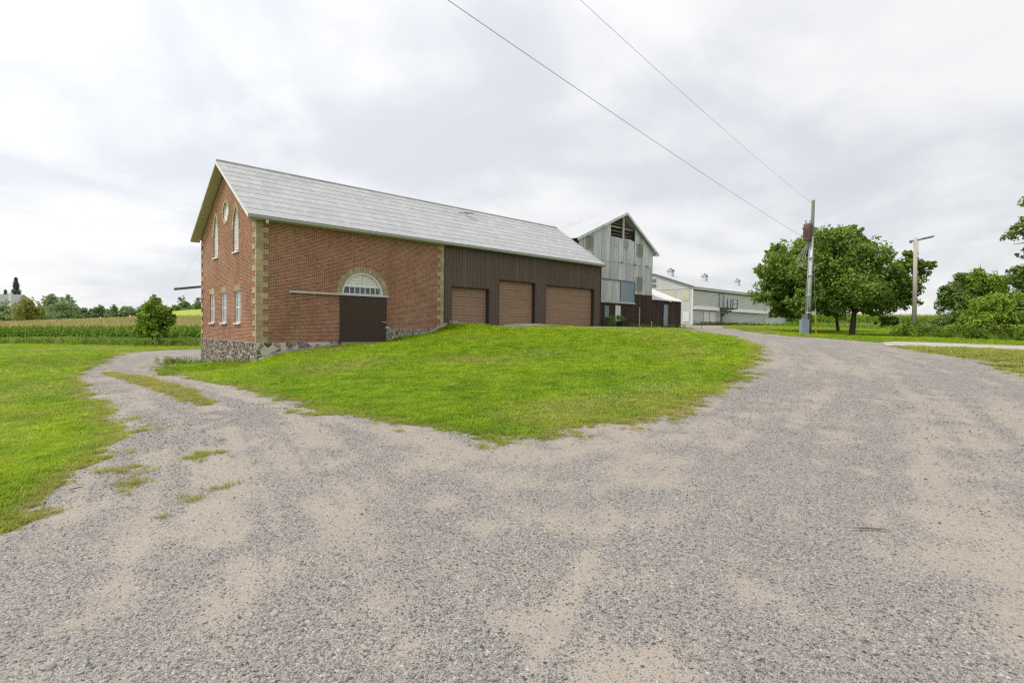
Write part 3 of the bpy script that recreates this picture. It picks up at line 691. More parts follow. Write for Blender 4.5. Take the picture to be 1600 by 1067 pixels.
for c in upwin:
    Rr = (1.24**2+.45**2)/.9; hwz = lambda z: .45 if z < 6.10 else math.sqrt(max(0, Rr*Rr-(z-6.10)**2))-(Rr-.45)
    lw = B().prism(lancet(c, 4.86, 6.10, .448, 1.235), mpy, .150, .165).build('louvred_window', WHITE, barn)
    fr = B(); pts = lancet(c, 4.86, 6.10, .448, 1.235); pin = lancet(c, 4.93, 6.10, .37, 1.10)
    n = len(pts)
    for i in range(n):
        q = (i+1) % n; fr.hexa([mpy(*pts[i], .05), mpy(*pts[q], .05), mpy(*pin[q], .05), mpy(*pin[i], .05)], [mpy(*pts[i], .14), mpy(*pts[q], .14), mpy(*pin[q], .14), mpy(*pin[i], .14)])
    fr.build('frame', WHITE, lw)
    for k in range(17):
        z = 4.99+k*.125; h = hwz(z+.06)-.075
        if h > .04: B().hexa([(.055, c-h, z), (.055, c+h, z), (.07, c+h, z-.012), (.07, c-h, z-.012)], [(.095, c-h, z+.125), (.095, c+h, z+.125), (.11, c+h, z+.115), (.11, c-h, z+.115)]).build('slat', WHITE, lw)
    B().box(-.07, .16, c-.52, c+.52, 4.78, 4.855).build('sill', WHITE, lw)
    Ro = ((1.24+.24)**2+.67**2)/(2*.67)
    for sgn in (-1, 1):
        for k in range(6):
            q = []
            for tt, rise, hw in ((k/6+.004, 1.24, .452), (k/6+.004, 1.48, .67), ((k+1)/6-.004, 1.48, .67), ((k+1)/6-.004, 1.24, .452)):
                rr = (rise*rise+hw*hw)/(2*hw); d = rise*tt; q.append((c+sgn*(math.sqrt(max(0, rr*rr-d*d))-(rr-hw)), 6.10+d))
            B().prism(q, mpy, -.022-.006*random.random(), .1).build('voussoir', QUOIN, barn)
rw = B().prism(circ(5.15, 7.27, .528), mpy, .10, .14).build('round_window', WHITE, barn)
rr_ = B()
for k in range(28):
    a0, a1 = 360*k/28, 360*(k+1)/28
    rr_.prism([(5.15+r*math.cos(R(a)), 7.27+r*math.sin(R(a))) for r, a in ((.45, a0), (.528, a0), (.528, a1), (.45, a1))], mpy, .05, .099)
rr_.build('frame', WHITE, rw)
for k in range(16):
    a0, a1 = 22.5*k+.6, 22.5*(k+1)-.6
    B().prism([(5.15+r*math.cos(R(a)), 7.27+r*math.sin(R(a))) for r, a in ((.532, a0), (.70, a0), (.70, a1), (.532, a1))], mpy, -.024, .1).build('voussoir', QUOIN, barn)


# field stone foundation: irregular stones, each fitted against its neighbours
def stones(mp, u0, u1, zlo, zhi, size=.27, skip=0.0):
    zb = min(zlo(u0), zlo(u1))-.15; pts = []; rr = random.Random(int(u1*100))
    for k in range(9000):
        q = (rr.uniform(u0, u1), rr.uniform(zb, zhi)); d = size*(.55+.75*((math.sin(q[0]*3.1+q[1]*7.3)+1)/2))
        if all(((q[0]-a)/1.15)**2+(q[1]-b)**2 > d*d*.62 for a, b in pts): pts.append(q)
    for q in pts:
        if q[1] < zlo(q[0])-.12 or rr.random() < skip: continue
        pl = [(u0, zb), (u1, zb), (u1, zhi-.004), (u0, zhi-.004)]
        for p in pts:
            if p == q or math.hypot(p[0]-q[0], p[1]-q[1]) > 1.3: continue
            dx, dy = p[0]-q[0], p[1]-q[1]; L = math.hypot(dx, dy); mx, my = (p[0]+q[0])/2-dx/L*.016, (p[1]+q[1])/2-dy/L*.016
            out = []
            for A, C in zip(pl, pl[1:]+pl[:1]):
                sa = (A[0]-mx)*dx+(A[1]-my)*dy; sc = (C[0]-mx)*dx+(C[1]-my)*dy
                if sa <= 0: out.append(A)
                if (sa < 0 < sc) or (sc < 0 < sa): t = sa/(sa-sc); out.append((A[0]+(C[0]-A[0])*t, A[1]+(C[1]-A[1])*t))
            pl = out
            if len(pl) < 3: break
        if len(pl) < 3: continue
        cu = sum(a for a, b in pl)/len(pl); cv = sum(b for a, b in pl)/len(pl)
        pl = [(cu+(a-cu)*rr.uniform(.88, 1.0), cv+(b-cv)*rr.uniform(.88, 1.0)) for a, b in pl]; n = len(pl); pr = -.02-rr.random()*.045
        inn = [(cu+(a-cu)*.74, cv+(b-cv)*.74) for a, b in pl]
        B().add([mp(*a, 0.) for a in pl]+[mp(*a, pr) for a in inn], [tuple(range(n, 2*n))]+[(k, (k+1) % n, n+(k+1) % n, n+k) for k in range(n)]).build('foundation_stone', STONE, barn)


B().box(-.02, .3, -.02, W_+.02, -2.4, -.003).box(.3, 4.42, -.019, .3, -1.6, -.003).build('foundation_wall', MORTAR, barn)
stones(lambda u, v, w: (-.02+w, u, v), -.02, W_, lambda u: -.96-.068*u, 0)
stones(lambda u, v, w: (u, -.02+w, v), 0.0, 4.40, lambda u: -.72+.14*u, 0, .34, .4)
B().box(7.36, 11.2, -.03, .02, -.4, .76).build('rear_foundation', MORTAR, barn)
stones(lambda u, v, w: (u, -.03+w, v), 7.38, 10.6, lambda u: -.02+.2*(u-7.4), .76, .3, .1)
for x0, x1, hh in ((.1, 4.40, .12), (9.2, 11.9, .13)):      # sloping concrete curb against the wall
    xs = np.arange(x0, x1+.01, .35); cb = B()
    for a, b in zip(xs[:-1], xs[1:]):
        za, zb = h1(a, -.3)+hh, h1(b, -.3)+hh
        cb.hexa([(a, -.42, za-.5), (b, -.42, zb-.5), (b, -.06, zb-.5), (a, -.06, za-.5)], [(a, -.40, za-.03), (b, -.40, zb-.03), (b, -.06, zb+.06), (a, -.06, za+.06)])
    cb.build('concrete_curb', CONCR, barn)

# roof: courses of steel shingle panels on the near slope, plain sheets behind
ey = np.array([0, 5.574, 3.75])/6.718; en = np.array([0, -3.75, 5.574])/6.718
X0, X1, NROW = -.513, 27.745, 10; rl_ = 6.718/NROW
deck = B().hexa([(X0+.01, -.42, 6.26), (X1-.01, -.42, 6.26), (X1-.01, 5.148, 10.01), (X0+.01, 5.148, 10.01)], [(X0+.01, -.42, 6.31), (X1-.01, -.42, 6.31), (X1-.01, 5.148, 10.06), (X0+.01, 5.148, 10.06)]).build('roof_deck', SOFFIT, barn)
pcache = {}
def panel_mesh(L):
    L = round(L, 3)
    if L not in pcache:
        lo = en*.017; up_ = en*.002; e = ey*(rl_+.03); g = .004
        v = [np.array((g, 0, 0))+lo*.2, np.array((L-g, 0, 0))+lo*.2, np.array((L-g, 0, 0))+lo, np.array((g, 0, 0))+lo,
             np.array((g, 0, 0))+e+up_, np.array((L-g, 0, 0))+e+up_, np.array((L-g, 0, 0))+ey*.05+lo*.86, np.array((g, 0, 0))+ey*.05+lo*.86]
        pcache[L] = rawmesh('roof_panel', np.array(v), [(0, 1, 2, 3), (3, 2, 6, 7), (7, 6, 5, 4), (0, 3, 7, 4), (1, 5, 6, 2)], ROOF)
    return pcache[L]
for r_ in range(NROW):
    x = X0; first = True
    while x < X1-.01:
        L = 1.8838 if not (first and r_ % 2) else .9419
        L = min(L, X1-x); first = False
        p0 = np.array((x, -.426, 6.325))+ey*r_*rl_
        link('roof_panel', panel_mesh(L), barn, tuple(p0-ORG[barn.name])); x += L
B().hexa([(X0, 10.722, 6.26), (X1, 10.722, 6.26), (X1, 5.148, 10.01), (X0, 5.148, 10.01)], [(X0, 10.722, 6.34), (X1, 10.722, 6.34), (X1, 5.148, 10.08), (X0, 5.148, 10.08)]).build('rear_roof_slope', ROOF, barn)
B().tube([(X0, 5.148, 10.10), (X1, 5.148, 10.10)], .06, 8).build('ridge_cap', ROOF, barn)
for nm, ya, yb in (('bargeboard', -.44, 5.148), ('bargeboard', 10.736, 5.148)):
    B().hexa([(X0-.03, ya, 6.13), (X0-.005, ya, 6.13), (X0-.005, yb, 9.87), (X0-.03, yb, 9.87)], [(X0-.03, ya, 6.31), (X0-.005, ya, 6.31), (X0-.005, yb, 10.06), (X0-.03, yb, 10.06)]).build(nm, WHITE, barn)
    B().hexa([(X0-.004, ya, 6.10), (-.002, ya, 6.10), (-.002, yb, 9.85), (X0-.004, yb, 9.85)], [(X0-.004, ya, 6.13), (-.002, ya, 6.13), (-.002, yb, 9.88), (X0-.004, yb, 9.88)]).build('rake_soffit', SOFFIT, barn)
B().box(X0, LB, -.42, -.026, 6.13, 6.16).build('eave_soffit', SOFFIT, barn); B().box(LB+.002, X1, -.42, -.026, 6.13, 6.16).build('eave_soffit', BRGUT, barn)
def gut(x0, x1, m):
    o = B()
    pr = [(-.44, 6.14), (-.53, 6.15), (-.555, 6.20), (-.56, 6.275), (-.545, 6.275), (-.535, 6.21), (-.45, 6.17), (-.44, 6.29), (-.425, 6.29), (-.425, 6.14)]
    return o.prism(pr, lambda u, v, w: (w, u, v), x0, x1).build('gutter', m, barn)
gut(X0+.02, LB-.002, GUTTER); gut(LB+.002, X1, GUTTER)
B().box(.30, .42, -.50, -.44, 5.95, 6.14).build('downspout', ALUM, barn)
for q in range(16): B().box(.4+q*1.75, .43+q*1.75, -.545, -.43, 6.278, 6.288).build('gutter_strap', GUTTER, barn)
dbr = B().bar((16.2, 3.9, 9.32), (17.0, 3.35, 8.98), .03, .03).bar((15.9, 4.3, 9.55), (16.9, 4.35, 9.62), .03, .03).bar((16.6, 4.45, 9.70), (17.6, 4.62, 9.80), .05, .03)
dbr.build('fallen_lightning_rod', OLDWOOD, barn)

# brown steel garage front
doors = [(12.136, 15.305, 3.534, 4), (16.270, 19.832, 4.252, 5), (21.026, 26.808, 4.192, 5)]
ZD = 1.094
cuts = [LB+.03] + [q for d in doors for q in d[:2]] + [LT]
for i in range(len(cuts)-1):
    a, b = cuts[i], cuts[i+1]; z0 = doors[i//2][2] if i % 2 else .95
    k = max(1, round((b-a)/.91)); e = np.linspace(a, b, k+1)
    for p, q in zip(e[:-1], e[1:]):
        ribbed(B(), p+.002, q-.002, z0, 6.14, -.0).build('siding_sheet', BROWN, barn)
for a, b, zt, ns in doors:
    gd = B().box(a, b, .30, .33, ZD-.05, zt).build('garage_door', TRIMB, barn)
    hh = (zt-ZD)/ns
    for k in range(ns):
        z0 = ZD+k*hh+.006; z1 = ZD+(k+1)*hh-.006
        sec = B(); g3 = (z1-z0)/3
        for j in range(3):
            c0, c1 = z0+j*g3, z0+(j+1)*g3
            sec.add([(a+.02, .268, c0), (b-.02, .268, c0), (b-.02, .250, c0+.026), (a+.02, .250, c0+.026), (b-.02, .250, c1-.026), (a+.02, .250, c1-.026), (b-.02, .268, c1), (a+.02, .268, c1)], [(0, 1, 2, 3), (3, 2, 4, 5), (5, 4, 6, 7)])
        sec.build('door_section', GDOOR, gd)
    for xx in np.arange(a+.65, b-.3, .62): B().box(xx-.012, xx+.012, .2465, .2495, ZD+.05, zt-.02).build('door_stile', GDOOR, gd)
    jm = B().box(a-.06, a, -.035, .30, ZD-.1, zt).box(b, b+.06, -.035, .30, ZD-.1, zt).box(a-.06, b+.06, -.036, .30, zt, zt+.07)
    jm.build('jamb', TRIMB, gd); B().box(a+.01, b-.01, .245, .268, ZD-.04, ZD+.035).build('bottom_seal', BLACK, gd); B().box((a+b)/2-.09, (a+b)/2+.09, .235, .254, ZD+.12, ZD+.15).build('lift_handle', IRON, gd)
B().box(LT-.02, LT+.05, -.05, .06, .95, 6.13).box(LB+.02, LB+.08, -.05, .02, .95, 6.13).build('corner_trim', TRIMB, barn)
B().box(LB+.1, LT, .02, .05, .6, 1.10).build('grade_beam', CONCR, barn)
B().box(LT-.02, LT+.02, .07, W_-.1, .8, 6.25).build('end_wall', BROWN, barn)
# iron bar standing out past the far corner
B().bar((.4, 10.40, 3.34), (-1.5, 10.40, 3.03), .07, .15).build('projecting_track', IRON, barn)
B().tube([(-1.4, 10.4, 3.1), (-.06, 10.36, 5.6)], .004, 5).build('stay_wire', WIREM, barn)
cbk = B().box(11.72, 12.12, -.72, -.32, h1(11.9, -.5)-.05, h1(11.9, -.5)+.24); o = cbk.build('concrete_block', CONCR); tag(o, 'weathered concrete block at the foot of the brown siding by the garage door', 'block')

# ------------------------------------------------------------------ tall grey metal barn
YG = 3.2; gz = 0.95
gb = thing('grey_barn', 'tall weathered galvanised sheet barn with open rafters in its gable', 'barn', (34.4, YG, gz))
RX, RZ = 35.335, 12.30; LX, LZ = 28.0, 9.00; EX, EZ = 41.055, 8.815
sl_l = (RZ-LZ)/(RX-LX); sl_r = (RZ-EZ)/(EX-RX)
roofz = lambda x: (RZ-(RX-x)*sl_l if x < RX else RZ-(x-RX)*sl_r)-.16
WL, WR = 28.55, 40.42
xs = np.arange(WL, WR+.01, .66); xs[-1] = WR
def gsheet(a, b, z0, z1f, dy):
    bb = B(); ribbed(bb, a-.02, b+.02, z0, 0, YG-dy, .33, .02, mpx, z1f if callable(z1f) else (lambda u: z1f)); bb.build('siding_sheet', GALV, gb)
for i, (a, b) in enumerate(zip(xs[:-1], xs[1:])):
    c = (a+b)/2; lowz = 4.48
    if c < 37.1: lowz = 5.58
    j = random.uniform(-.05, .05)
    gsheet(a, b, lowz+ (0 if lowz < 5 else -.3), 7.46+j, .004+.03*(i % 2))
    if 32.9 < c < 37.15:
        gsheet(a, b, 7.40+j, 9.73+random.uniform(-.03, .06), .03+.03*(i % 2))
    else:
        gsheet(a, b, 7.40+j, roofz, .03+.03*(i % 2))
# shell behind the sheets, with rafters and boards showing through the open gable
sh = B().box(WL, WL+.1, YG+.05, 24, 1.0, 8.9).box(WR-.1, WR, YG+.05, 24, 1.0, 8.9)
sh.box(WL, 32.8, YG+.05, YG+.1, 1.0, 8.8).box(32.8, 37.2, YG+.05, YG+.1, 1.0, 9.65).box(37.2, WR, YG+.05, YG+.1, 1.0, 8.8).box(WL, WR, 23.9, 24, 1.0, 9)
sh.build('barn_shell', OLDWOOD, gb)
rf = B().hexa([(LX, YG-.35, LZ-.05), (RX, YG-.35, RZ-.05), (RX, 24.3, RZ-.05), (LX, 24.3, LZ-.05)], [(LX, YG-.35, LZ), (RX, YG-.35, RZ), (RX, 24.3, RZ), (LX, 24.3, LZ)]).build('roof', PALEGALV, gb)
for k in range(26):
    y = YG-.30+k*.93
    B().bar((LX+.02, y, LZ+.012), (RX, y, RZ+.012), .035, .03).build('roof_seam', PALEGALV, rf)
B().hexa([(EX, YG-.35, EZ-.05), (RX, YG-.35, RZ-.05), (RX, 24.3, RZ-.05), (EX, 24.3, EZ-.05)], [(EX, YG-.35, EZ), (RX, YG-.35, RZ), (RX, 24.3, RZ), (EX, 24.3, EZ)]).build('roof', PALEGALV, gb)
B().hexa([(LX, YG-.40, LZ-.24), (RX, YG-.40, RZ-.24), (RX, YG-.355, RZ-.24), (LX, YG-.355, LZ-.24)], [(LX, YG-.40, LZ+.02), (RX, YG-.40, RZ+.02), (RX, YG-.355, RZ+.02), (LX, YG-.355, LZ+.02)]).build('bargeboard', GALV, gb)
B().hexa([(EX, YG-.40, EZ-.24), (RX+.002, YG-.40, RZ-.24), (RX+.002, YG-.355, RZ-.24), (EX, YG-.355, EZ-.24)], [(EX, YG-.40, EZ+.02), (RX+.002, YG-.40, RZ+.02), (RX+.002, YG-.355, RZ+.02), (EX, YG-.355, EZ+.02)]).build('bargeboard', GALV, gb)
B().box(EX-.7, EX-.01, YG-.35, YG-.02, EZ-.22, EZ-.16).build('eave_return', GALV, gb)
for k in range(7):
    z = 9.78+k*.34; 
    if z > 11.7: break
    xa = max(32.85, RX-(RZ-.35-z)/sl_l); xb = min(37.2, RX+(RZ-.35-z)/sl_r)
    B().box(xa, xb, YG+.30+.12*(k % 3), YG+.42+.12*(k % 3), z, z+random.uniform(.10, .2)).build('beam', OLDWOOD if k % 3 else PALEWOOD, gb)
for y in np.arange(4.2, 10, 1.1):
    for ex, ez, s_ in ((LX+.6, LZ, 1), (EX-.6, EZ, 1)):
        B().bar((ex, y, roofz(ex)-.12), (RX, y, RZ-.30), .07, .14).build('rafter', PALEWOOD, gb)
B().box(35.18, 35.36, YG-.03, YG+.1, 9.7, 11.85).build('king_post', ALUM, gb)
B().bar((36.1, YG+.5, 9.8), (36.9, YG+.7, 10.7), .1, .12).build('brace', OLDWOOD, gb)
def skylite(x0, x1, z0, z1, m=FIBRE):
    w_ = B().box(x0, x1, YG-.13, YG-.10, z0, z1).build('window', m, gb)
    B().box(x0-.03, x0, YG-.14, YG-.05, z0, z1).box(x1, x1+.03, YG-.14, YG-.05, z0, z1).box(x0-.03, x1+.03, YG-.142, YG-.05, z0-.03, z0).build('frame', GALV, w_)
    for q in np.arange(x0+.2, x1-.05, .22): B().box(q-.012, q+.012, YG-.145, YG-.131, z0+.01, z1-.01).build('corrugation', m, w_)
skylite(29.48, 30.50, 8.25, 9.40); skylite(37.45, 38.47, 8.35, 9.55); skylite(37.43, 38.48, 4.93, 6.22)
skylite(33.80, 34.18, 9.0, 9.56, GALV); skylite(35.37, 35.95, 8.98, 9.66, BLUEG)
for x in (34.86, 37.05, 39.2):
    B().bar((x, YG-.02, 7.38), (x, YG-.26, 7.40), .06, .06).bar((x-.14, YG-.22, 7.42), (x+.14, YG-.22, 7.42), .06, .09).build('wire_bracket', IRON, gb)
# sliding hay door
dr = B().box(31.9, 37.12, YG-.17, YG-.06, 5.60, 5.70).build('hay_door_track', IRON, gb)
for i, (a, b) in enumerate(zip(np.linspace(28.6, 34.72, 10)[:-1], np.linspace(28.6, 34.72, 10)[1:])):
    bb = B(); ribbed(bb, a, b, 3.62, 5.60, YG-.10-.006*(i % 2), .22, .015); bb.build('hay_door_sheet', GALV, gb)
bd = B(); ribbed(bd, 34.80, 37.06, 3.60, 5.60, YG-.13, .19, .02); bd = bd.build('blue_hay_door', BLUEG, gb)
B().box(34.72, 34.80, YG-.16, YG-.05, 3.55, 5.62).box(37.06, 37.14, YG-.17, YG-.05, 3.55, 5.55).build('door_edge', IRON, bd)
B().box(28.6, 37.16, YG-.20, YG+.0, 3.44, 3.60).build('door_sill', GALV, gb)
# brown lower storey
for a, b in ((28.56, 30.4), (30.4, 32.38), (32.38, 33.15), (33.15, 34.07), (34.98, 36.1), (36.1, 37.2), (37.2, 38.3), (38.3, 39.4), (39.4, WR)):
    zt = 4.50 if a > 37.1 else 3.44
    if a == 32.38:
        bb = B(); ribbed(bb, a, b, .9, 2.03, YG-.02); bb.build('lower_sheet', DKBROWN, gb); zb = 3.2
    else: zb = .9
    bb = B(); ribbed(bb, a, b, zb, zt, YG-.02); bb.build('lower_sheet', DKBROWN, gb)
B().box(37.2, WR+.02, YG-.05, YG-.022, 3.40, 3.43).build('belt_trim', TRIMB, gb)
wn = B().box(32.40, 33.13, YG-.035, YG-.01, 2.05, 3.18).build('window', PALEGL, gb); B().box(32.34, 32.40, YG-.07, YG, 2.0, 3.22).box(33.13, 33.19, YG-.07, YG, 2.0, 3.22).build('frame', TRIMB, wn)
pd = B().box(34.10, 34.95, YG-.06, YG-.02, .95, 3.24).build('white_door', WHITE, gb)
B().box(34.98, 35.08, YG-.12, YG, .9, 3.30).box(34.0, 34.07, YG-.08, YG, .9, 3.30).build('jamb', TRIMB, pd); B().box(34.84, 34.9, YG-.12, YG-.06, 1.9, 1.96).build('door_knob', IRON, pd)

# ------------------------------------------------------------------ brown lean-to shed
YS = 3.6
sd_ = thing('lean_to_shed', 'small brown ribbed shed with white metal roof against the grey barn', 'shed', (44, YS, 1.0))
for a, b in ((40.5, 41.5), (41.5, 42.4), (42.4, 43.28), (44.58, 45.4), (45.4, 46.2), (46.2, 47.0)):
    bb = B(); ribbed(bb, a, b, .95, 4.12, YS); bb.build('siding_sheet', DKBROWN, sd_)
bb = B(); ribbed(bb, 43.28, 44.58, 3.72, 4.12, YS); bb.build('siding_sheet', DKBROWN, sd_)
B().box(40.5, 47.0, YS+.06, YS+.1, .95, 4.1).box(46.95, 47.0, YS+.1, 8.2, .95, 4.1).box(40.5, 47, 8.1, 8.2, .95, 5.9).build('shed_frame', TRIMB, sd_)
d_ = B().box(43.36, 44.16, YS-.03, YS+.0, 1.0, 3.68).build('pale_door', BLUEG, sd_); B().box(44.2, 44.54, YS-.005, YS+.02, 1.0, 3.70).box(43.26, 43.34, YS-.06, YS, .97, 3.74).build('jamb', TRIMB, d_)
B().hexa([(40.45, YS-.25, 4.08), (47.2, YS-.25, 4.08), (47.2, 8.3, 5.98), (40.45, 8.3, 5.98)], [(40.45, YS-.25, 4.16), (47.2, YS-.25, 4.16), (47.2, 8.3, 6.06), (40.45, 8.3, 6.06)]).build('roof', WHITE, sd_)
for q in np.arange(40.9, 47.2, .6): B().hexa([(q, YS-.26, 4.165), (q+.05, YS-.26, 4.165), (q+.05, 8.3, 6.065), (q, 8.3, 6.065)], [(q+.01, YS-.26, 4.195), (q+.04, YS-.26, 4.195), (q+.04, 8.3, 6.095), (q+.01, 8.3, 6.095)]).build('roof_rib', WHITE, sd_)
B().prism([(YS+.1, 4.06), (8.2, 4.06), (8.2, 5.92)], lambda u, v, w: (w, u, v), 46.95, 47.01).build('gable_end', DKBROWN, sd_)
B().box(44.2, 44.34, YS-.36, YS-.26, 3.98, 4.07).build('yard_lamp', WHITE, sd_)

# ------------------------------------------------------------------ long white livestock barn
YW, XW, XE = 9.32, 59.85, 111.2
wb = thing('livestock_barn', 'long white two storey livestock barn with roof cupolas behind the gravel yard', 'barn', (60, YW, 1.6))
yr, zr_, ze, yb_ = 15.44, 9.06, 6.97, 21.6
B().box(XW+.05, XE, YW+.12, yb_, 1.2, 6.6).build('barn_core', WSIDE, wb)
def hsheet(name, m, x0, x1, z0, z1, y, pitch=.22, depth=.03):
    b = B(); zs = np.arange(z0, z1+.001, pitch); zs[-1] = z1; v = []; f = []
    for i, z in enumerate(zs): 
        v += [(x0, y, z), (x1, y, z)]
        if i < len(zs)-1: v += [(x0, y-depth, z+pitch*.55), (x1, y-depth, z+pitch*.55)]
    n = len(v)//2
    b.add(v, [(2*i, 2*i+1, 2*i+3, 2*i+2) for i in range(n-1)]); return b.build(name, m, wb)
bays = [XW, 67.4, 83.4, 97.0, XE]
for a, b in zip(bays[:-1], bays[1:]):
    hsheet('upper_curtain', CURT, a+(1.65 if a == 67.4 else .1), b-.08, 4.34, 6.42, YW)
    hsheet('lower_siding', WSIDE, a+.1, b-.08, 1.95, 3.74, YW+.02, .2)
    B().prism([(YW-.02, 4.36), (YW-.34, 3.92), (YW-.36, 3.80), (YW-.30, 3.80), (YW-.02, 3.86)], lambda u, v, w: (w, u, v), a+(1.7 if a == 67.4 else .05), b-.3).build('curtain_hood', WHITE, wb)
    B().box(a+.1, b-.05, YW-.03, YW+.0, 3.745, 3.785).build('hood_dark_line', BLACK, wb)  # thin black strip drawing the dark line below the hood
    B().box(b-.3, b+.3, YW-.07, YW+.1, 1.8, 4.34).build('column', CREAM if b < 90 else WSIDE, wb)
B().box(XW, XE, YW-.30, YW+.1, 6.55, 6.93).build('eave_fascia', WSIDE, wb); B().box(XW+.03, XE, YW-.10, YW+.1, 6.43, 6.548).build('eave_gap_strip', BLACK, wb)  # black strip paints in the dark gap under the fascia
B().box(XW, XE, YW-.02, YW+.13, 1.3, 1.95).build('foundation_wall', PALEC, wb)
for x0, x1 in ((63.0, 64.45), (64.75, 66.2)):
    d_ = B().box(x0, x1, YW-.06, YW-.03, 2.15, 3.6).build('loading_door', WHITE, wb); B().box(x0-.07, x0, YW-.07, YW-.02, 2.1, 3.65).box(x1, x1+.07, YW-.07, YW-.02, 2.1, 3.65).build('door_frame', WSIDE, d_)
# upper doorway with landing
ud = B().box(67.45, 68.95, YW-.03, YW+.0, 4.32, 6.42).build('upper_door', BLUEG, wb)
B().box(67.7, 68.3, YW-.05, YW-.032, 4.4, 6.2).build('door_leaf', WSIDE, ud)
B().box(68.0, 68.5, YW-.14, YW, 1.7, 4.2).build('ladder_shaft', IRON, wb)
ld = B().box(67.2, 70.5, YW-1.4, YW-.36, 4.12, 4.26).build('landing', BLACK, wb)
B().bar((67.4, YW-1.3, 4.12), (68.2, YW-.1, 3.1), .1, .1).bar((69.2, YW-1.3, 4.12), (68.4, YW-.1, 3.1), .1, .1).build('landing_bracket', BLACK, ld)
for x in (67.3, 68.35, 69.0, 70.4): B().box(x-.045, x+.045, YW-1.4, YW-1.31, 4.26, 5.55).build('rail_post', BLACK, ld)
for z in (4.9, 5.5): B().box(68.9, 70.45, YW-1.39, YW-1.33, z, z+.06).build('rail', BLACK, ld)
for y in (YW-.4,): B().box(70.36, 70.45, y-.05, y+.04, 4.26, 5.55).build('rail_post', BLACK, ld)
# gable end
nsh = 14; ys = np.linspace(YW, yb_, nsh+1); rz = lambda y: (ze+(y-YW)*(zr_-ze)/(yr-YW) if y < yr else zr_-(y-yr)*(zr_-ze)/(yb_-yr))-.07
for a, b in zip(ys[:-1], ys[1:]):
    v = []; c = np.linspace(a, b, 7); n = 7
    B().add([(XW-(.03 if i % 2 else 0), q, 6.70) for i, q in enumerate(c)]+[(XW-(.03 if i % 2 else 0), q, rz(q)) for i, q in enumerate(c)], [(i, i+1, n+i+1, n+i) for i in range(n-1)]).build('gable_sheet', WSIDE, wb)
B().add([(XW, YW, 1.3), (XW, yb_, 1.3), (XW, yb_, 6.70), (XW, YW, 6.70)], [(0, 1, 2, 3)]).build('gable_wall', WSIDE, wb)
for z in np.arange(1.9, 6.6, .3): B().box(XW-.03, XW-.002, YW+.1, yb_, z, z+.03).build('siding_lap', WSIDE, wb)
B().box(XW-.06, XW-.002, YW, yb_, 6.66, 6.74).build('belt_trim', WSIDE, wb); B().box(XW-.07, XW-.001, YW-.1, YW+.1, 1.7, 6.9).build('corner_board', WHITE, wb)
for y0, y1, z0, z1, m in ((9.75, 11.05, 5.07, 6.6, CREAM), (11.9, 14.4, 5.25, 6.45, CREAM), (9.78, 10.7, 2.1, 3.5, WHITE)):
    B().box(XW-.05, XW-.035, y0, y1, z0, z1).build('gable_panel', m, wb)
for z0, z1 in ((7.78, 8.28), (7.05, 7.55)):
    v_ = B().box(XW-.06, XW-.035, 14.98, 15.68, z0, z1).build('gable_vent', IRON, wb); B().box(XW-.08, XW-.061, 14.9, 14.98, z0-.05, z1+.05).box(XW-.08, XW-.061, 15.68, 15.76, z0-.05, z1+.05).build('frame', WHITE, v_)
B().hexa([(XW-.25, YW-.35, 6.83), (XE+.2, YW-.35, 6.83), (XE+.2, yr, zr_-.06), (XW-.25, yr, zr_-.06)], [(XW-.25, YW-.35, 6.90), (XE+.2, YW-.35, 6.90), (XE+.2, yr, zr_+.02), (XW-.25, yr, zr_+.02)]).build('roof', PALEGALV, wb)
B().hexa([(XW-.25, yb_+.3, 6.83), (XE+.2, yb_+.3, 6.83), (XE+.2, yr, zr_-.06), (XW-.25, yr, zr_-.06)], [(XW-.25, yb_+.3, 6.90), (XE+.2, yb_+.3, 6.90), (XE+.2, yr, zr_+.02), (XW-.25, yr, zr_+.02)]).build('roof', PALEGALV, wb)
B().hexa([(XW-.29, YW-.38, 6.78), (XW-.255, YW-.38, 6.78), (XW-.255, yr, zr_-.11), (XW-.29, yr, zr_-.11)], [(XW-.29, YW-.38, 6.93), (XW-.255, YW-.38, 6.93), (XW-.255, yr, zr_+.04), (XW-.29, yr, zr_+.04)]).build('verge_trim', IRON, wb)
for xx in (64.3, 74.6, 86.3, 99.5):
    cu = B().box(xx-.36, xx+.36, yr-.36, yr+.36, zr_-.2, zr_+.65).build('cupola', WSIDE, wb)
    B().hexa([(xx-.46, yr-.46, zr_+.65), (xx+.46, yr-.46, zr_+.65), (xx+.46, yr+.46, zr_+.65), (xx-.46, yr+.46, zr_+.65)], [(xx-.30, yr-.30, zr_+.98), (xx+.30, yr-.30, zr_+.98), (xx+.30, yr+.30, zr_+.98), (xx-.30, yr+.30, zr_+.98)]).build('cupola_cap', IRON, cu)
    B().box(xx-.12, xx+.12, yr-.12, yr+.12, zr_+.98, zr_+1.15).build('finial', IRON, cu)

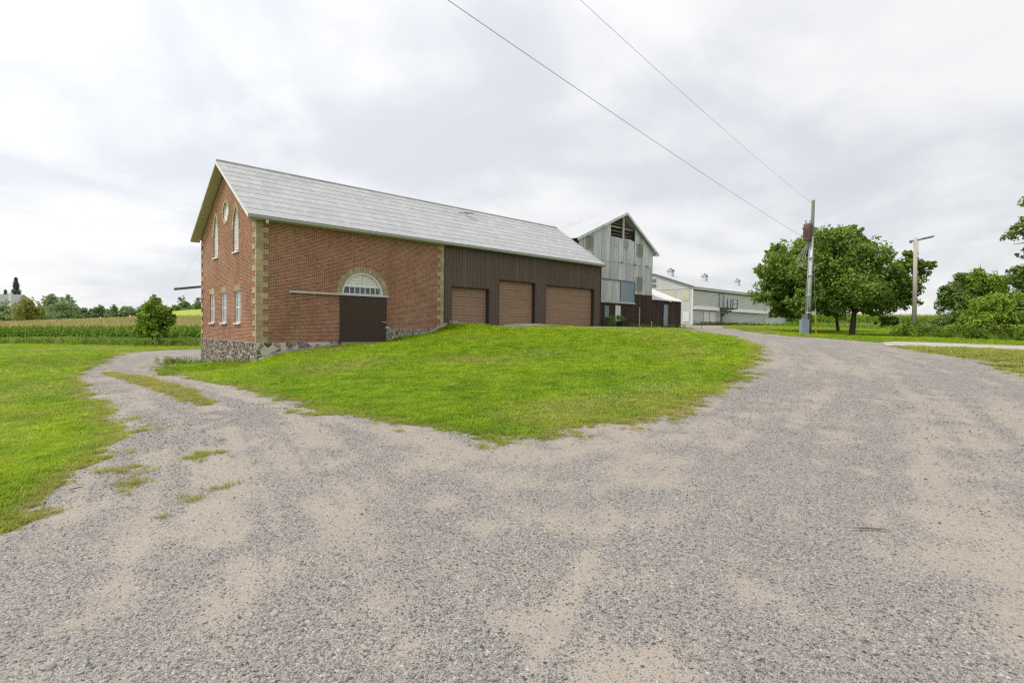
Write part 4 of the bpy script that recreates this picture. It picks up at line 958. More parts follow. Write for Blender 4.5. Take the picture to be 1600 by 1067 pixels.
# ------------------------------------------------------------------ poles and wires
bx, by = 34.66, -14.01; bz = h1(bx, by)
up_ = thing('utility_pole', 'leaning wooden utility pole with rusty transformer and pale conduit beside the gravel', 'pole', (bx, by, bz))
tx, ty, tz = 35.04, -14.03, 10.73
ln = lambda z: np.array((bx+(tx-bx)*(z-bz)/(tz-bz), by+(ty-by)*(z-bz)/(tz-bz), z))
B().tube([ln(bz-.3), ln(4), ln(8), ln(tz)], [.17, .155, .13, .11], 12).build('pole_shaft', POLEW, up_, True)
B().tube([ln(2.7)+(-RT*.06-FW*.16), ln(8.0)+(-RT*.04-FW*.15)], .085, 8).build('conduit', ALUM, up_, True)
B().tube([ln(1.9)+(-RT*.30-FW*.13), ln(7.6)+(-RT*.17-FW*.1)], .06, 8).build('conduit', BOXG, up_, True)
B().tube([ln(1.9)+(-RT*.20-FW*.17), ln(7.0)+(-RT*.12-FW*.14)], .05, 8).build('conduit', ALUM, up_, True)
for z in (2.3, 3.6, 5.1, 6.4): B().box(*(lambda q: (q[0]-.22, q[0]+.1, q[1]-.2, q[1]+.06, z, z+.06))(ln(z)+(-RT*.12-FW*.1))).build('conduit_strap', ALUM, up_)
q = ln(bz)+(-RT*.34-FW*.12)
cb = B().hexa([tuple(q+RT*a+FW*b) for a, b in ((-.27, -.2), (.27, -.2), (.27, .2), (-.27, .2))], [tuple(q+RT*a+FW*b+np.array((0, 0, 1.12))) for a, b in ((-.27, -.2), (.27, -.2), (.27, .2), (-.27, .2))]).build('meter_cabinet', BOXG, up_)
B().hexa([tuple(q+RT*a+FW*b+np.array((0, 0, 1.12))) for a, b in ((-.16, -.15), (.18, -.15), (.18, .15), (-.16, .15))], [tuple(q+RT*a+FW*b+np.array((0, 0, 1.5))) for a, b in ((-.12, -.1), (.16, -.1), (.16, .1), (-.12, .1))]).build('cabinet_neck', IRON, cb)
tr = ln(8.3)+(-RT*.38-FW*.1)
tk = B().tube([tr+(0, 0, -.62), tr+(0, 0, -.56), tr+(0, 0, .52), tr+(0, 0, .60), tr+(0, 0, .68)], [.22, .28, .28, .31, .18], 14).build('transformer', RUST, up_, True)
for s_ in (-.15, .15): B().tube([tr+RT*s_+np.array((0, 0, .62)), tr+RT*s_+np.array((0, 0, .9))], .04, 6).build('bushing', IRON, tk)
for k in range(7):
    a = 2*math.pi*k/7; B().bar(tr+RT*.285*math.cos(a)+FW*.285*math.sin(a)+np.array((0, 0, -.45)), tr+RT*.285*math.cos(a)+FW*.285*math.sin(a)+np.array((0, 0, .45)), .03, .05).build('cooling_fin', RUST, tk)
B().bar(ln(8.62)+(-RT*.75), ln(8.62)+RT*.35, .07, .07).build('crossarm', IRON, up_); B().bar(ln(7.9)+(-RT*.3), ln(7.9), .06, .08).build('hanger', IRON, up_)
sv = B()
for k in range(4):
    a = ln(7.6)+(-RT*(.15+.03*k)); m_ = ln(6.5-.1*k)+(-RT*(.45+.17*k)+FW*.1*k); e_ = ln(6.1-.15*k)+(-RT*(.2+.05*k)); sv.tube([a, (a+m_)/2+(0, 0, .1), m_, (m_+e_)/2-(0, 0, .12), e_], .02, 5)
sv.build('service_loops', WIREM, up_)
B().tube([ln(10.6)+(-RT*.05), ln(10.6)+(-RT*.22)], .04, 6).build('insulator', ALUM, up_)
mt = ln(2.3)+RT*.3
B().tube([mt-FW*.1, mt+FW*.12], .16, 12).build('meter', ALUM, up_); B().hexa([tuple(ln(bz)+RT*a+FW*b) for a, b in ((.05, .12), (.32, .12), (.32, .3), (.05, .3))], [tuple(ln(2.15)+RT*a+FW*b) for a, b in ((.05, .12), (.32, .12), (.32, .3), (.05, .3))]).build('riser_guard', BLACK, up_)
g0 = np.array(at(1275, 523, 41.4)); g0[2] = h1(g0[0], g0[1])
gw = thing('guy_wire', 'thin guy wire with yellow guard beside the utility pole', 'wire', tuple(g0))
B().tube([g0, ln(8.7)+RT*.05], .012, 5).build('strand', WIREM, gw); B().tube([g0, g0+(ln(8.7)+RT*.05-g0)*.235], .05, 7).build('yellow_guard', YELLOW, gw)


def sag(p, q, s, n=26): return [np.array(p)+(np.array(q)-np.array(p))*t-np.array((0, 0, s*4*t*(1-t))) for t in np.linspace(0, 1, n)]
pw = B().tube(sag(tuple(ln(10.6)+(-RT*.2)), (-18, -22.6, 9.7), .45), .006, 5).build('power_line', WIREM); tag(pw, 'upper overhead wire running from the top of the utility pole', 'wire')
pw = B().tube(sag(tuple(ln(7.75)+(-RT*.25)), (-20, -21.6, 8.6), .35), .0085, 5).build('power_line', WIREM); tag(pw, 'lower, thicker overhead wire running from below the transformer', 'wire')

lx, ly = 44.11, -18.70; lz = h1(lx, ly)
lp = thing('yard_light_pole', 'pale bare wooden yard light pole standing in weeds by the concrete strip', 'pole', (lx, ly, lz))
B().tube([(lx, ly, lz-.3), (lx+.05, ly+.04, 4.5), (lx+.12, ly+.1, 8.55)], [.17, .155, .13], 12).build('pole_shaft', PALEWOOD, lp, True)
tp = np.array((lx+.12, ly+.1, 8.33))
B().bar(tp, tp+RT*1.35+np.array((0, 0, .30)), .10, .12).build('lamp_arm', IRON, lp); B().bar(tp+RT*.55+np.array((0, 0, .16)), tp+RT*1.4+np.array((0, 0, .34)), .2, .10).build('lamp_head', IRON, lp)
B().bar(tp, tp+(-RT*.36)+np.array((0, 0, -.02)), .07, .07).bar(tp+(-RT*.30)+np.array((0, 0, -.1)), tp+(-RT*.45)+np.array((0, 0, -.1)), .16, .2).build('photo_cell', IRON, lp)
B().tube([tp+RT*.25+np.array((0, 0, .05)), tp+RT*.28+np.array((0, 0, -1.1)), tp+RT*.12+np.array((0, 0, -2.6))], .01, 4).build('feed_wire', WIREM, lp)

# ------------------------------------------------------------------ small yard things
for x, y, h, rr, lab in ((36.6, 2.1, 1.95, .055, 'tall thin pale stake in front of the brown barn wall'), (38.9, 2.2, .62, .06, 'short pale stub post in front of the brown barn wall')):
    z = h1(x, y); st = thing('stake', lab, 'post', (x, y, z)); B().tube([(x, y, z-.2), (x+.02, y, z+h)], [rr, rr*.9], 7).build('shaft', PALEWOOD, st); B().tube([(x+.02, y, z+h), (x+.02, y, z+h+.08)], [rr*1.2, rr*.6], 7).build('cap', ALUM, st)
x, y = 44.6, -.2; z = h1(x, y); st = thing('marker_rod', 'dark thin marker rod at the edge of the yard gravel near the shed', 'post', (x, y, z)); B().tube([(x, y, z-.1), (x, y, z+.75)], .03, 6).build('shaft', IRON, st); B().box(x-.05, x+.05, y-.02, y+.02, z+.66, z+.78).build('flag', IRON, st)
x, y = 33.2, 2.1; z = h1(x, y)
pot = thing('potted_plant', 'black tub with a leafy green plant beside the white barn door', 'plant', (x, y, z))
B().tube([(x, y, z+.02), (x, y, z+.08), (x, y, z+.62), (x, y, z+.66)], [.30, .33, .42, .45], 16).build('pot', BLACK, pot, True)
stick = thing('twig', 'dry brown twig lying on the bare gravel', 'twig', (-4.52, -27.83, h1(-4.52, -27.83)))
tw = [np.array((-4.60, -27.74, h1(-4.6, -27.74)+.03)), np.array((-4.54, -27.81, h1(-4.54, -27.8)+.035)), np.array((-4.49, -27.87, h1(-4.5, -27.87)+.03)), np.array((-4.43, -27.94, h1(-4.43, -27.94)+.028))]
B().tube(tw, [.004, .008, .007, .003], 6).build('stem', OLDWOOD, stick); B().tube([tw[1], tw[1]+(.03, .0, .01)], [.005, .002], 5).build('side_shoot', OLDWOOD, stick)

# ------------------------------------------------------------------ trees and shrubs
def leaves(cl_pos, cl_r, per, size, g, flat=.55, outward=None):
    """per leaves round each clump centre -> verts, quads, tint"""
    n = len(cl_pos)*per; c = np.repeat(cl_pos, per, 0); r = np.repeat(cl_r, per)
    d = g.normal(size=(n, 3)); d /= np.linalg.norm(d, axis=1)[:, None]
    p = c + d*(r*g.random(n)**.45)[:, None]*np.array((1, 1, .8))
    nr = d*.6 + g.normal(size=(n, 3))*.55 + np.array((0, 0, flat)); nr /= np.linalg.norm(nr, axis=1)[:, None]
    t = np.cross(nr, g.normal(size=(n, 3))); t /= np.linalg.norm(t, axis=1)[:, None]; b = np.cross(nr, t)
    s = size*(.55+.8*g.random(n))[:, None]; fold = nr*s*.12
    V = np.empty((n, 4, 3)); V[:, 0] = p-t*s*.5; V[:, 1] = p+b*s*.38+fold; V[:, 2] = p+t*s*.55; V[:, 3] = p-b*s*.38+fold
    ti = np.repeat(np.clip(np.repeat(g.random(len(cl_pos)), per)*.55+g.random(n)*.45, 0, 1), 4)
    return V.reshape(-1, 3), np.arange(n*4).reshape(-1, 4), ti


def crown_clumps(lobes, n, g, shell=.55, cr=.16):
    """clump centres spread through ellipsoid lobes (cx, cy, cz, rx, ry, rz)"""
    sub = []
    for q in np.array(lobes, float):                 # break every lobe into knobs so the crown throws shade on itself
        k = 11; d = g.normal(size=(k, 3)); d /= np.linalg.norm(d, axis=1)[:, None]; d[:, 2] = np.where(d[:, 2] < -.5, -d[:, 2], d[:, 2])
        for j in range(k): f_ = g.uniform(.30, .52); sub.append(np.r_[q[:3]+q[3:]*d[j]*(1-f_*.75), q[3:]*f_*np.array((1.05, 1.05, 1.05))])
        sub.append(np.r_[q[:3], q[3:]*.6])
    lobes = np.array(sub); wt = (lobes[:, 3]*lobes[:, 4]*lobes[:, 5])**(2/3); k = g.choice(len(lobes), n, p=wt/wt.sum()); L = lobes[k]
    d = g.normal(size=(n, 3)); d /= np.linalg.norm(d, axis=1)[:, None]
    rr = shell+(1.04-shell)*g.random(n)**.7
    stray = g.random(n) < .2; rr = np.where(stray, rr*g.uniform(1.05, 1.5, n), rr)
    low = (d[:, 2] < -.55); rr = np.where(low, rr*.85, rr)
    return L[:, :3]+d*L[:, 3:]*rr[:, None], cr*np.cbrt(L[:, 3]*L[:, 4]*L[:, 5])*(.7+.7*g.random(n))


def foliage(name, V, F, ti, mat, parent):
    me = rawmesh(name, V-ORG[parent.name], F, mat)
    a = me.attributes.new('tint', 'FLOAT', 'POINT'); a.data.foreach_set('value', ti.astype(np.float32))
    return link(name, me, parent)


def tree(name, label, cat, base, lobes, nclump, per, size, mat, trunk_r, g, limbs=True, group=None, shell=.55, cr=.16, trunk_name='trunk', bark=None, stems=1, top=None):
    base = np.array(base, float); t = thing(name, label, cat, tuple(base), group); b = B(); lobes = [tuple(q) for q in lobes]
    cen = np.mean([q[:3] for q in lobes], 0)
    for s in range(stems):
        off = np.array((0, 0, 0)) if stems == 1 else np.array((g.normal()*.18, g.normal()*.18, 0))
        tp = np.array((base[0]*.75+cen[0]*.25, base[1]*.75+cen[1]*.25, cen[2]+.3))+off*4 if top is None else np.array(top); mid = base+(tp-base)*.5*np.array((.6, .6, 1))+np.array((g.normal()*.03, g.normal()*.03, 0))*np.linalg.norm(tp-base)*.3
        b.tube([base+off+(0, 0, -.2), base+off+(0, 0, .25), base+off+(mid-base)*.6, mid+off, tp], np.array([1.35, 1.0, .85, .7, .25])*trunk_r/math.sqrt(stems), 9)
        if limbs:
            for q in lobes:
                q = np.array(q); st = base+off+(tp-base)*g.uniform(.35, .7); e = q[:3]+q[3:]*g.normal(size=3)*.25; m = (st+e)/2+np.array((0, 0, .12*np.linalg.norm(e-st)))
                b.tube([st, m, e], np.array([.42, .26, .07])*trunk_r/math.sqrt(stems), 6)
                for k in range(4):
                    d = g.normal(size=3); d /= np.linalg.norm(d); e2 = q[:3]+q[3:]*d*.85; b.tube([m, (m+e2)/2+(0, 0, .1), e2], np.array([.16, .1, .03])*trunk_r, 5)
    b.build(trunk_name, bark or BARK, t, True)
    c, r = crown_clumps(lobes, nclump, g, shell, cr); V, F, ti = leaves(c, r, per, size, g)
    foliage('crown', V, F, ti, mat, t); return t


def lobes_px(lst, d):
    """crown lobes given as bearing x, height y, half width, half height (1/859 of the distance) and extra distance"""
    out = []
    for x, y, hw, hh, dd in lst:
        q = at(x, y, d+dd); s = (d+dd)/858.85; out.append((q[0], q[1], q[2], hw*s, hw*s, hh*s))
    return out


g = np.random.default_rng(5)
b0 = at(1331, 526, 47); b0[2] = h1(b0[0], b0[1])
tree('maple_tree', 'broad green maple behind the utility pole, standing on a thick straight trunk', 'tree', b0,
     lobes_px([(1300, 390, 46, 36, 0), (1345, 420, 48, 40, -1.5), (1275, 435, 44, 36, -1), (1325, 462, 55, 34, -2.2), (1390, 440, 38, 30, 0), (1420, 425, 26, 22, .5), (1448, 416, 17, 9, 0), (1375, 480, 36, 22, -1), (1404, 470, 28, 24, .5), (1270, 475, 40, 22, -.8), (1420, 400, 14, 10, 1), (1385, 505, 14, 12, -1), (1325, 370, 24, 18, 1), (1350, 385, 20, 16, 0)], 47),
     2500, 24, .21, L_MAPLE, .25, g, cr=.42)
b1 = at(1309, 519, 57); b1[2] = h1(b1[0], b1[1])
tree('maple_tree', 'second green maple with a thin trunk, half hidden behind the broad one', 'tree', b1,
     lobes_px([(1225, 430, 38, 36, -3), (1208, 460, 30, 26, -2), (1250, 400, 36, 26, 0), (1245, 460, 40, 30, -2), (1280, 420, 40, 40, 0), (1300, 480, 40, 22, 0), (1215, 395, 18, 14, -1), (1205, 425, 20, 20, -1), (1240, 490, 30, 14, -2), (1217, 490, 14, 12, -2)], 55),
     1900, 24, .225, L_MAPLE, .17, g, cr=.42)
# shrubs by the concrete strip
def shrub(label, x, d, lst, mat, n, per, size, stems=3, cat='shrub', name='shrub', tr=.09, **k):
    q = at(x, 525, d); q[2] = h1(q[0], q[1]); return tree(name, label, cat, q, lobes_px(lst, d), n, per, size, mat, tr, g, stems=stems, **k)
shrub('tall dark leaved shrub at the end of the hedge nearest the light pole', 1512, 43, [(1505, 470, 28, 30, 0), (1485, 475, 20, 22, 0), (1520, 450, 26, 22, 1), (1480, 455, 12, 9, 0), (1495, 505, 34, 20, -1), (1472, 465, 8, 6, 0), (1508, 438, 14, 12, 0)], L_DARK, 630, 22, .15, shell=.35, cr=.5)
tip_ = shrub('upright bright green shrub topped by a bare tip in the hedge', 1538, 42, [(1540, 450, 26, 26, 0), (1532, 434, 12, 14, 0), (1552, 442, 14, 14, 0), (1545, 485, 36, 24, 0)], L_BUSH, 570, 24, .15, shell=.4, cr=.5)
shrub('rounded light green shrub at the front of the hedge', 1560, 39.5, [(1555, 480, 34, 20, 0), (1585, 478, 32, 22, 0), (1560, 505, 44, 16, -.5), (1530, 500, 26, 16, 0)], L_BUSH, 570, 24, .15, shell=.4, cr=.5)
shrub('dark shrub low at the front of the hedge beside the weeds', 1598, 38.5, [(1600, 505, 34, 18, 0), (1575, 515, 26, 10, 0), (1620, 490, 36, 24, 0)], L_DARK, 450, 24, .15, shell=.4, cr=.5)
shrub('grey green shrub at the back of the hedge under the overhanging tree', 1590, 45, [(1572, 450, 22, 18, 0), (1600, 440, 22, 18, 0), (1620, 460, 40, 36, 0)], L_DARK, 450, 22, .15, shell=.4, cr=.5)
shrub('large tree leaning over the hedge with only its outer branches showing', 1690, 42, [(1600, 370, 22, 18, 0), (1625, 350, 30, 24, 0), (1602, 405, 16, 16, 0), (1590, 428, 20, 12, 0), (1665, 390, 45, 50, 0), (1600, 350, 12, 10, 0), (1588, 358, 9, 7, 0), (1610, 420, 22, 14, 0), (1700, 330, 70, 60, 0), (1650, 300, 40, 26, 0), (1720, 420, 60, 50, 0)], L_DARK, 1050, 22, .20, stems=1, cat='tree', name='overhanging_tree', tr=.26, cr=.45)
tw_ = B().tube([at(1532, 436, 42), at(1532, 420, 42), at(1532, 411, 42)], [.03, .02, .008], 5).build('bare_tip', BARK, tip_)
# young tree by the corn on the left
q = at(241, 531, 56); q[2] = h1(q[0], q[1])
tree('young_tree', 'bushy light green young tree standing alone at the edge of the corn', 'tree', q, lobes_px([(240, 500, 26, 20, 0), (232, 512, 22, 14, 0), (253, 505, 20, 16, 0), (240, 484, 18, 14, 0), (230, 493, 14, 10, 0), (258, 490, 13, 10, 0), (243, 474, 10, 8, 0), (246, 522, 22, 8, 0), (225, 505, 10, 8, 0), (266, 500, 10, 8, 0)], 56), 800, 22, .2, L_BUSH, .10, g, shell=.4, cr=.5, stems=3)
# distant trees beyond the corn
def far(label, x, d, ytop, ybot, hw, mat, n=150, name='distant_tree', lob=8):
    zt = at(x, ytop, d); q = at(x, ybot, d); q[2] = h1(q[0], q[1]); hb = min(ybot, 505)
    ls = []
    for k in range(lob):
        u = g.uniform(-.85, .85); yy = ytop+(ybot-ytop)*g.uniform(.2+.3*abs(u), .7); ls.append((x+u*hw, yy, hw*g.uniform(.3, .55), min((ybot-ytop)*g.uniform(.24, .34), yy-ytop), g.uniform(-2, 2)))
    ls.append((x, ytop+(ybot-ytop)*.28, hw*.5, (ybot-ytop)*.28, 0)); ls.append((x, ytop+(ybot-ytop)*.72, hw*1.05, (ybot-ytop)*.28, 0))
    return tree(name, label, 'tree', q, lobes_px(ls, d), n*2, 18, .0022*d, mat, .0014*d, g, group='trees beyond the corn field', shell=.35, cr=.55)
far('grey green tree in front of the far house', 6, 195, 468, 510, 17, L_FAR)
far('yellowish olive round tree beside the far spruce', 43, 190, 464, 508, 24, L_OLIVE, 220)
far('dark feathery tree rising behind the broad far clump', 84, 225, 459, 500, 22, L_FAR, 150)
far('broad green bushy tree next to the olive one', 93, 200, 472, 504, 27, L_FAR, 240)
far('tall loose tree at the edge of the broad far clump', 107, 215, 461, 502, 15, L_FAR, 130)
far('small pale tree standing by itself past the broad far clump', 131, 235, 481, 499, 11, L_FAR, 100)
far('round grey green tree in the middle of the far tree line', 155, 235, 477, 499, 15, L_FAR, 160)
far('narrow darker tree touching the round one in the far tree line', 176, 230, 476, 498, 9, L_FAR, 100)
far('small round tree left over between gaps in the far tree line', 200, 230, 478, 497, 13, L_FAR, 120)
far('low scrub filling the gap before the round far tree', 143, 232, 487, 499, 10, L_FAR, 80)
far('low scrub between the narrow and the small round far trees', 188, 232, 486, 498, 9, L_FAR, 80)
far('low scrub beneath the broad far clump beside the corn', 118, 228, 486, 501, 10, L_FAR, 90)
far('pale bush between the olive tree and the broad far clump', 66, 205, 482, 505, 9, L_FAR, 90)
far('dark crowned tree rising behind the young tree by the corn', 241, 225, 460, 493, 13, L_DARK, 140)
far('low scrubby tree behind the young tree by the corn', 222, 235, 481, 497, 10, L_FAR, 90)
far('thin half bare tree over the soybean rise', 285, 300, 462, 487, 9, L_FAR, 45, lob=3)
far('low bushy tree at the top of the soybean rise', 290, 300, 472, 489, 13, L_FAR, 140)
far('small shrubby tree at the top of the soybean rise', 272, 300, 476, 490, 8, L_FAR, 80)
far('green tree half hidden by the corner of the brick barn', 312, 290, 464, 489, 10, L_FAR, 110)


def spruce(label, x, d, ytop, ybot, hw):
    q = at(x, ybot, d); q[2] = h1(q[0], q[1]); top = at(x, ytop, d); hgt = top[2]-q[2]; rad = hw*d/858.85
    t = thing('spruce_tree', label, 'tree', tuple(q), 'spruces by the far house'); B().tube([q, top], [.35, .03], 7).build('trunk', BARK, t)
    cs = []; rs = []
    for k in range(30):
        f = .10+.89*k/30; rr = rad*(1-f)**.95*1.3*g.uniform(.65, 1.1)+.05
        for a in np.linspace(0, 6.28, 8)[:-1]+g.random()*6:
            for s in (.35, .65, .95): cs.append((q[0]+math.cos(a)*rr*s, q[1]+math.sin(a)*rr*s, q[2]+hgt*f-rr*s*.25)); rs.append(.28+.12*s)
    cs.append((top[0], top[1], top[2]-.4)); rs.append(.4)
    V, F, ti = leaves(np.array(cs), np.array(rs), 8, .5, g, .1); foliage('crown', V, F, ti, L_SPRUCE, t)
spruce('tall dark spruce rising behind the far house', 25.5, 215, 432, 508, 13)
spruce('smaller spruce tip showing over the far house roof', 9, 235, 452, 508, 6)

# far house at the left edge
q = at(2, 505, 205); hz = h1(q[0], q[1]); u_ = np.array((RT[0], RT[1], 0)); f_ = np.array((FW[0], FW[1], 0)); s_ = 205/858.85
zt = at(2, 459, 205)[2]; ze_ = at(2, 477, 205)[2]
hs = thing('farmhouse', 'far red brick farmhouse with grey roof and white chimney', 'house', (q[0], q[1], hz)); O = np.array((q[0], q[1], 0))
P3 = lambda a, b, z: tuple(O+u_*a+f_*b+np.array((0, 0, z)))
B().hexa([P3(-9, 0, hz-.5), P3(5.4, 0, hz-.5), P3(5.4, 8, hz-.5), P3(-9, 8, hz-.5)], [P3(-9, 0, ze_), P3(5.4, 0, ze_), P3(5.4, 8, ze_), P3(-9, 8, ze_)]).build('wall', HBRICK, hs)
rf = B().add([P3(-9.4, -.5, ze_-.1), P3(5.8, -.5, ze_-.1), P3(5.0, 4, zt), P3(-9, 4, zt), P3(5.8, 8.5, ze_-.1), P3(-9.4, 8.5, ze_-.1)], [(0, 1, 2, 3), (3, 2, 4, 5), (1, 4, 2), (0, 3, 5)]).build('roof', SHING, hs)
B().hexa([P3(3.6, -.1, ze_-4.2), P3(4.5, -.1, ze_-4.2), P3(4.5, -.9, ze_-4.2), P3(3.6, -.9, ze_-4.2)], [P3(3.6, -.1, zt+.3), P3(4.5, -.1, zt+.3), P3(4.5, -.9, zt+.3), P3(3.6, -.9, zt+.3)]).build('chimney', WHITE, rf)
for a in (-6, -2.5, 1):
    wn = B().hexa([P3(a, -.06, hz+3.4), P3(a+1.1, -.06, hz+3.4), P3(a+1.1, -.02, hz+3.4), P3(a, -.02, hz+3.4)], [P3(a, -.06, hz+5), P3(a+1.1, -.06, hz+5), P3(a+1.1, -.02, hz+5), P3(a, -.02, hz+5)]).build('window', GLASS, hs)
    B().hexa([P3(a-.1, -.1, hz+3.2), P3(a+1.2, -.1, hz+3.2), P3(a+1.2, -.02, hz+3.2), P3(a-.1, -.02, hz+3.2)], [P3(a-.1, -.1, hz+3.38), P3(a+1.2, -.1, hz+3.38), P3(a+1.2, -.02, hz+3.38), P3(a-.1, -.02, hz+3.38)]).build('sill', WHITE, wn)

# plant in the tub
pz = h1(33.2, 2.1); V, F, ti = leaves(np.array([(33.2+g.normal()*.25, 2.1+g.normal()*.2, pz+.75+g.random()*.35) for k in range(18)]), np.full(18, .2), 16, .12, g); foliage('foliage', V, F, ti, L_DARK, pot)
B().tube([(33.2, 2.1, pz+.5), (33.2, 2.1, pz+1.1)], .04, 5).build('stem', BARK, pot)
q = (31.9, 1.9, h1(31.9, 1.9)); sb = thing('small_bush', 'small brownish bush between the garage corner and the black tub', 'shrub', q)
V, F, ti = leaves(np.array([(q[0]+g.normal()*.3, q[1]+g.normal()*.25, q[2]+.15+g.random()*.85) for k in range(40)]), np.full(40, .25), 16, .1, g); foliage('crown', V, F, ti, L_DARK, sb)
B().tube([(q[0], q[1], q[2]-.05), (q[0], q[1], q[2]+.6)], .03, 5).build('trunk', BARK, sb)

# ------------------------------------------------------------------ ground cover
def blades(n, rad, h0, h1_, wid, g, lean=.35):
    V = []; F = []
    for k in range(n):
        a = g.random()*6.283; r = rad*math.sqrt(g.random()); x, y = r*math.cos(a), r*math.sin(a); h = g.uniform(h0, h1_); d = g.random()*6.283; l = h*lean*g.uniform(.3, 1.3); w2 = wid*g.uniform(.7, 1.3)
        tx_, ty_ = -math.sin(d)*w2/2, math.cos(d)*w2/2; i = len(V)
        V += [(x-tx_, y-ty_, -.01), (x+tx_, y+ty_, -.01), (x+math.cos(d)*l*.4+tx_*.8, y+math.sin(d)*l*.4+ty_*.8, h*.6), (x+math.cos(d)*l*.4-tx_*.8, y+math.sin(d)*l*.4-ty_*.8, h*.6), (x+math.cos(d)*l, y+math.sin(d)*l, h*.97)]
        F += [(i, i+1, i+2, i+3), (i+3, i+2, i+4)]
    return np.array(V), F


def polar_pts(n, r0, r1, power, a0, a1, g):
    """points about the camera's foot, denser close by"""
    u = g.random(n); e = 2-power
    r = (r0**e+(r1**e-r0**e)*u)**(1/e) if abs(e) > 1e-6 else r0*(r1/r0)**u
    a = R(1)*g.uniform(a0, a1, n)+YAW; return CAM[0]+r*np.cos(a), CAM[1]+r*np.sin(a), r


g = np.random.default_rng(21)
tufts = [proto('tuft', *blades(20, .08, .025, .065, .008, g, 1.25), GRASS) for k in range(4)]
N0 = 520000; x, y, r = polar_pts(N0, 3.0, 100, 1.35, -52, 60, g); f = gravel_f(x, y)
def covered(x, y):
    c = (x > -.05) & (x < 27.8) & (y > -.06) & (y < 10.4)
    c |= (x > 28.4) & (x < 47.1) & (y > 3.1) & (y < 24); c |= (x > 59.8) & (x < 111.3) & (y > 9.2) & (y < 22)
    for P in (PADC, WALK, CONC): c |= sdf(P, x, y) < .02
    return c
bare = fbm(x*1.3, y*1.3, 33, 3)
dr2 = -sdf(RIGHT2, x, y); isl = -sdf(ISLAND, x, y)
edge = np.clip((f+.45)/.95, 0, 1)**1.6; cl_ = fbm(x*3.2, y*3.2, 35, 3)
keep = ~covered(x, y) & (cl_*.75+.25*g.random(len(x)) < .28+.62*edge) & (f > -.45) & ~((dr2 > -.2) & (bare > .52))
keep &= ~((isl > -1.3) & (isl < -.12) & (f < 0))
keep |= (isl > .02) & (g.random(len(x)) < .9)
keep |= (f > .5) & ~covered(x, y) & ~((dr2 > -.2) & (bare > .52))
x, y, r, f = x[keep], y[keep], r[keep], f[keep]
dryv = np.clip(.75-f/.7, 0, .75)*(.4+.6*g.random(len(x))) + .45*np.clip((fbm(x*.35, y*.35, 44, 3)-.56)*4, 0, 1)
dryv = np.where(dr2[keep] > -.1, .35+.4*g.random(len(x)), dryv); dryv = np.where(isl[keep] > -.25, .55+.35*g.random(len(x)), dryv)
mow = -sdf(LEFT, x, y); dryv = np.where((mow > 1.0) & (np.sin(3.6*(x*.93+y*.1)) > 0), dryv+.13, dryv)
band = (x > 26.5) & (x < 49) & (y > -9) & (y < 3.3); dryv = np.where(band, .35+.3*g.random(len(x)), dryv)
scl = (.75+.6*g.random(len(x)))*np.clip(r/9, 1, 4.2)*np.where(f < .35, .7, 1.0)
scl = np.where(r > 35, np.minimum(scl, 3.2), scl); scl = np.stack([scl, scl, np.minimum(scl, .75+.5*g.random(len(x)))*np.where(r > 16, 1.1, .95)], 1)
z = H(x, y); ggz = .05*(np.clip(r/6, .2, 1))*(fbm(x*.5, y*.5, 81, 3)-.5)*(np.clip(np.hypot(x-14, y+1)-9, 0, 6)/6)
rot = np.stack([g.normal(size=len(x))*.15, g.normal(size=len(x))*.15, g.random(len(x))*6.283], 1)
scatter('lawn_grass', np.stack([x, y, z+ggz], 1), tufts, {'dry': dryv}, 'short mown green grass covering the lawns', scl, rot, g.integers(0, 4, len(x)))

# longer grass at the foot of the barn and in the weedy edges
tall = [proto('tall_tuft', *blades(26, .16, .25, .62, .016, g, .55), WEED) for k in range(3)]
def broad(n, h, g):
    V = []; F = []
    for k in range(n):
        a = g.random()*6.283; r_ = .16*math.sqrt(g.random()); zc = h*g.uniform(.2, 1); c = np.array((r_*math.cos(a)*1.6, r_*math.sin(a)*1.6, zc)); s = .09*g.uniform(.6, 1.4); d = g.normal(size=3); d[2] = abs(d[2])+.6; d /= np.linalg.norm(d)
        t = np.cross(d, g.normal(size=3)); t /= np.linalg.norm(t); b = np.cross(d, t); i = len(V); V += [c-t*s, c+b*s*.5, c+t*s, c-b*s*.5]; F.append((i, i+1, i+2, i+3))
    return np.array(V), F
weeds = [proto('weed', *broad(46, .8, g), WEED) for k in range(3)]
X, Y, S_ = [], [], []
def strip(n, pts, wid, smin, smax):
    P = np.array(pts, float); seg = np.linalg.norm(np.diff(P, axis=0), axis=1); k = g.choice(len(seg), n, p=seg/seg.sum()); t = g.random(n)
    q = P[k]+(P[k+1]-P[k])*t[:, None]+g.normal(size=(n, 2))*wid; X.append(q[:, 0]); Y.append(q[:, 1]); S_.append(g.uniform(smin, smax, n))
w2 = lambda x, d: tuple(at(x, 520, d)[:2])
strip(220, [(-.25, 10.2), (-.3, 6), (-.25, .3)], .1, .18, .35); strip(90, [(-.6, 10.6), (-2.2, 9)], .5, .25, .6)
strip(3200, [w2(-260, 57), w2(0, 58), w2(160, 58), w2(330, 58)], 2.2, .45, .95)
strip(1800, [w2(-260, 61), w2(0, 62), w2(160, 62), w2(330, 61)], 1.3, .6, 1.15)
strip(420, [w2(1428, 43.5), w2(1470, 42), w2(1520, 40)], .8, .5, 1.3); strip(900, [w2(1500, 40), w2(1560, 38.5), w2(1640, 37)], .8, .6, 1.4)
strip(1400, [w2(1345, 72), w2(1400, 74), w2(1470, 70)], 5, .5, .9); strip(900, [w2(1285, 84), w2(1480, 88)], 4, .6, 1.1)
strip(90, [(-3.3, 4.3), (-3.8, -2)], .25, .2, .4); strip(500, [(60, 8.9), (75, 9.0), (92, 9.0)], .12, .3, .7)
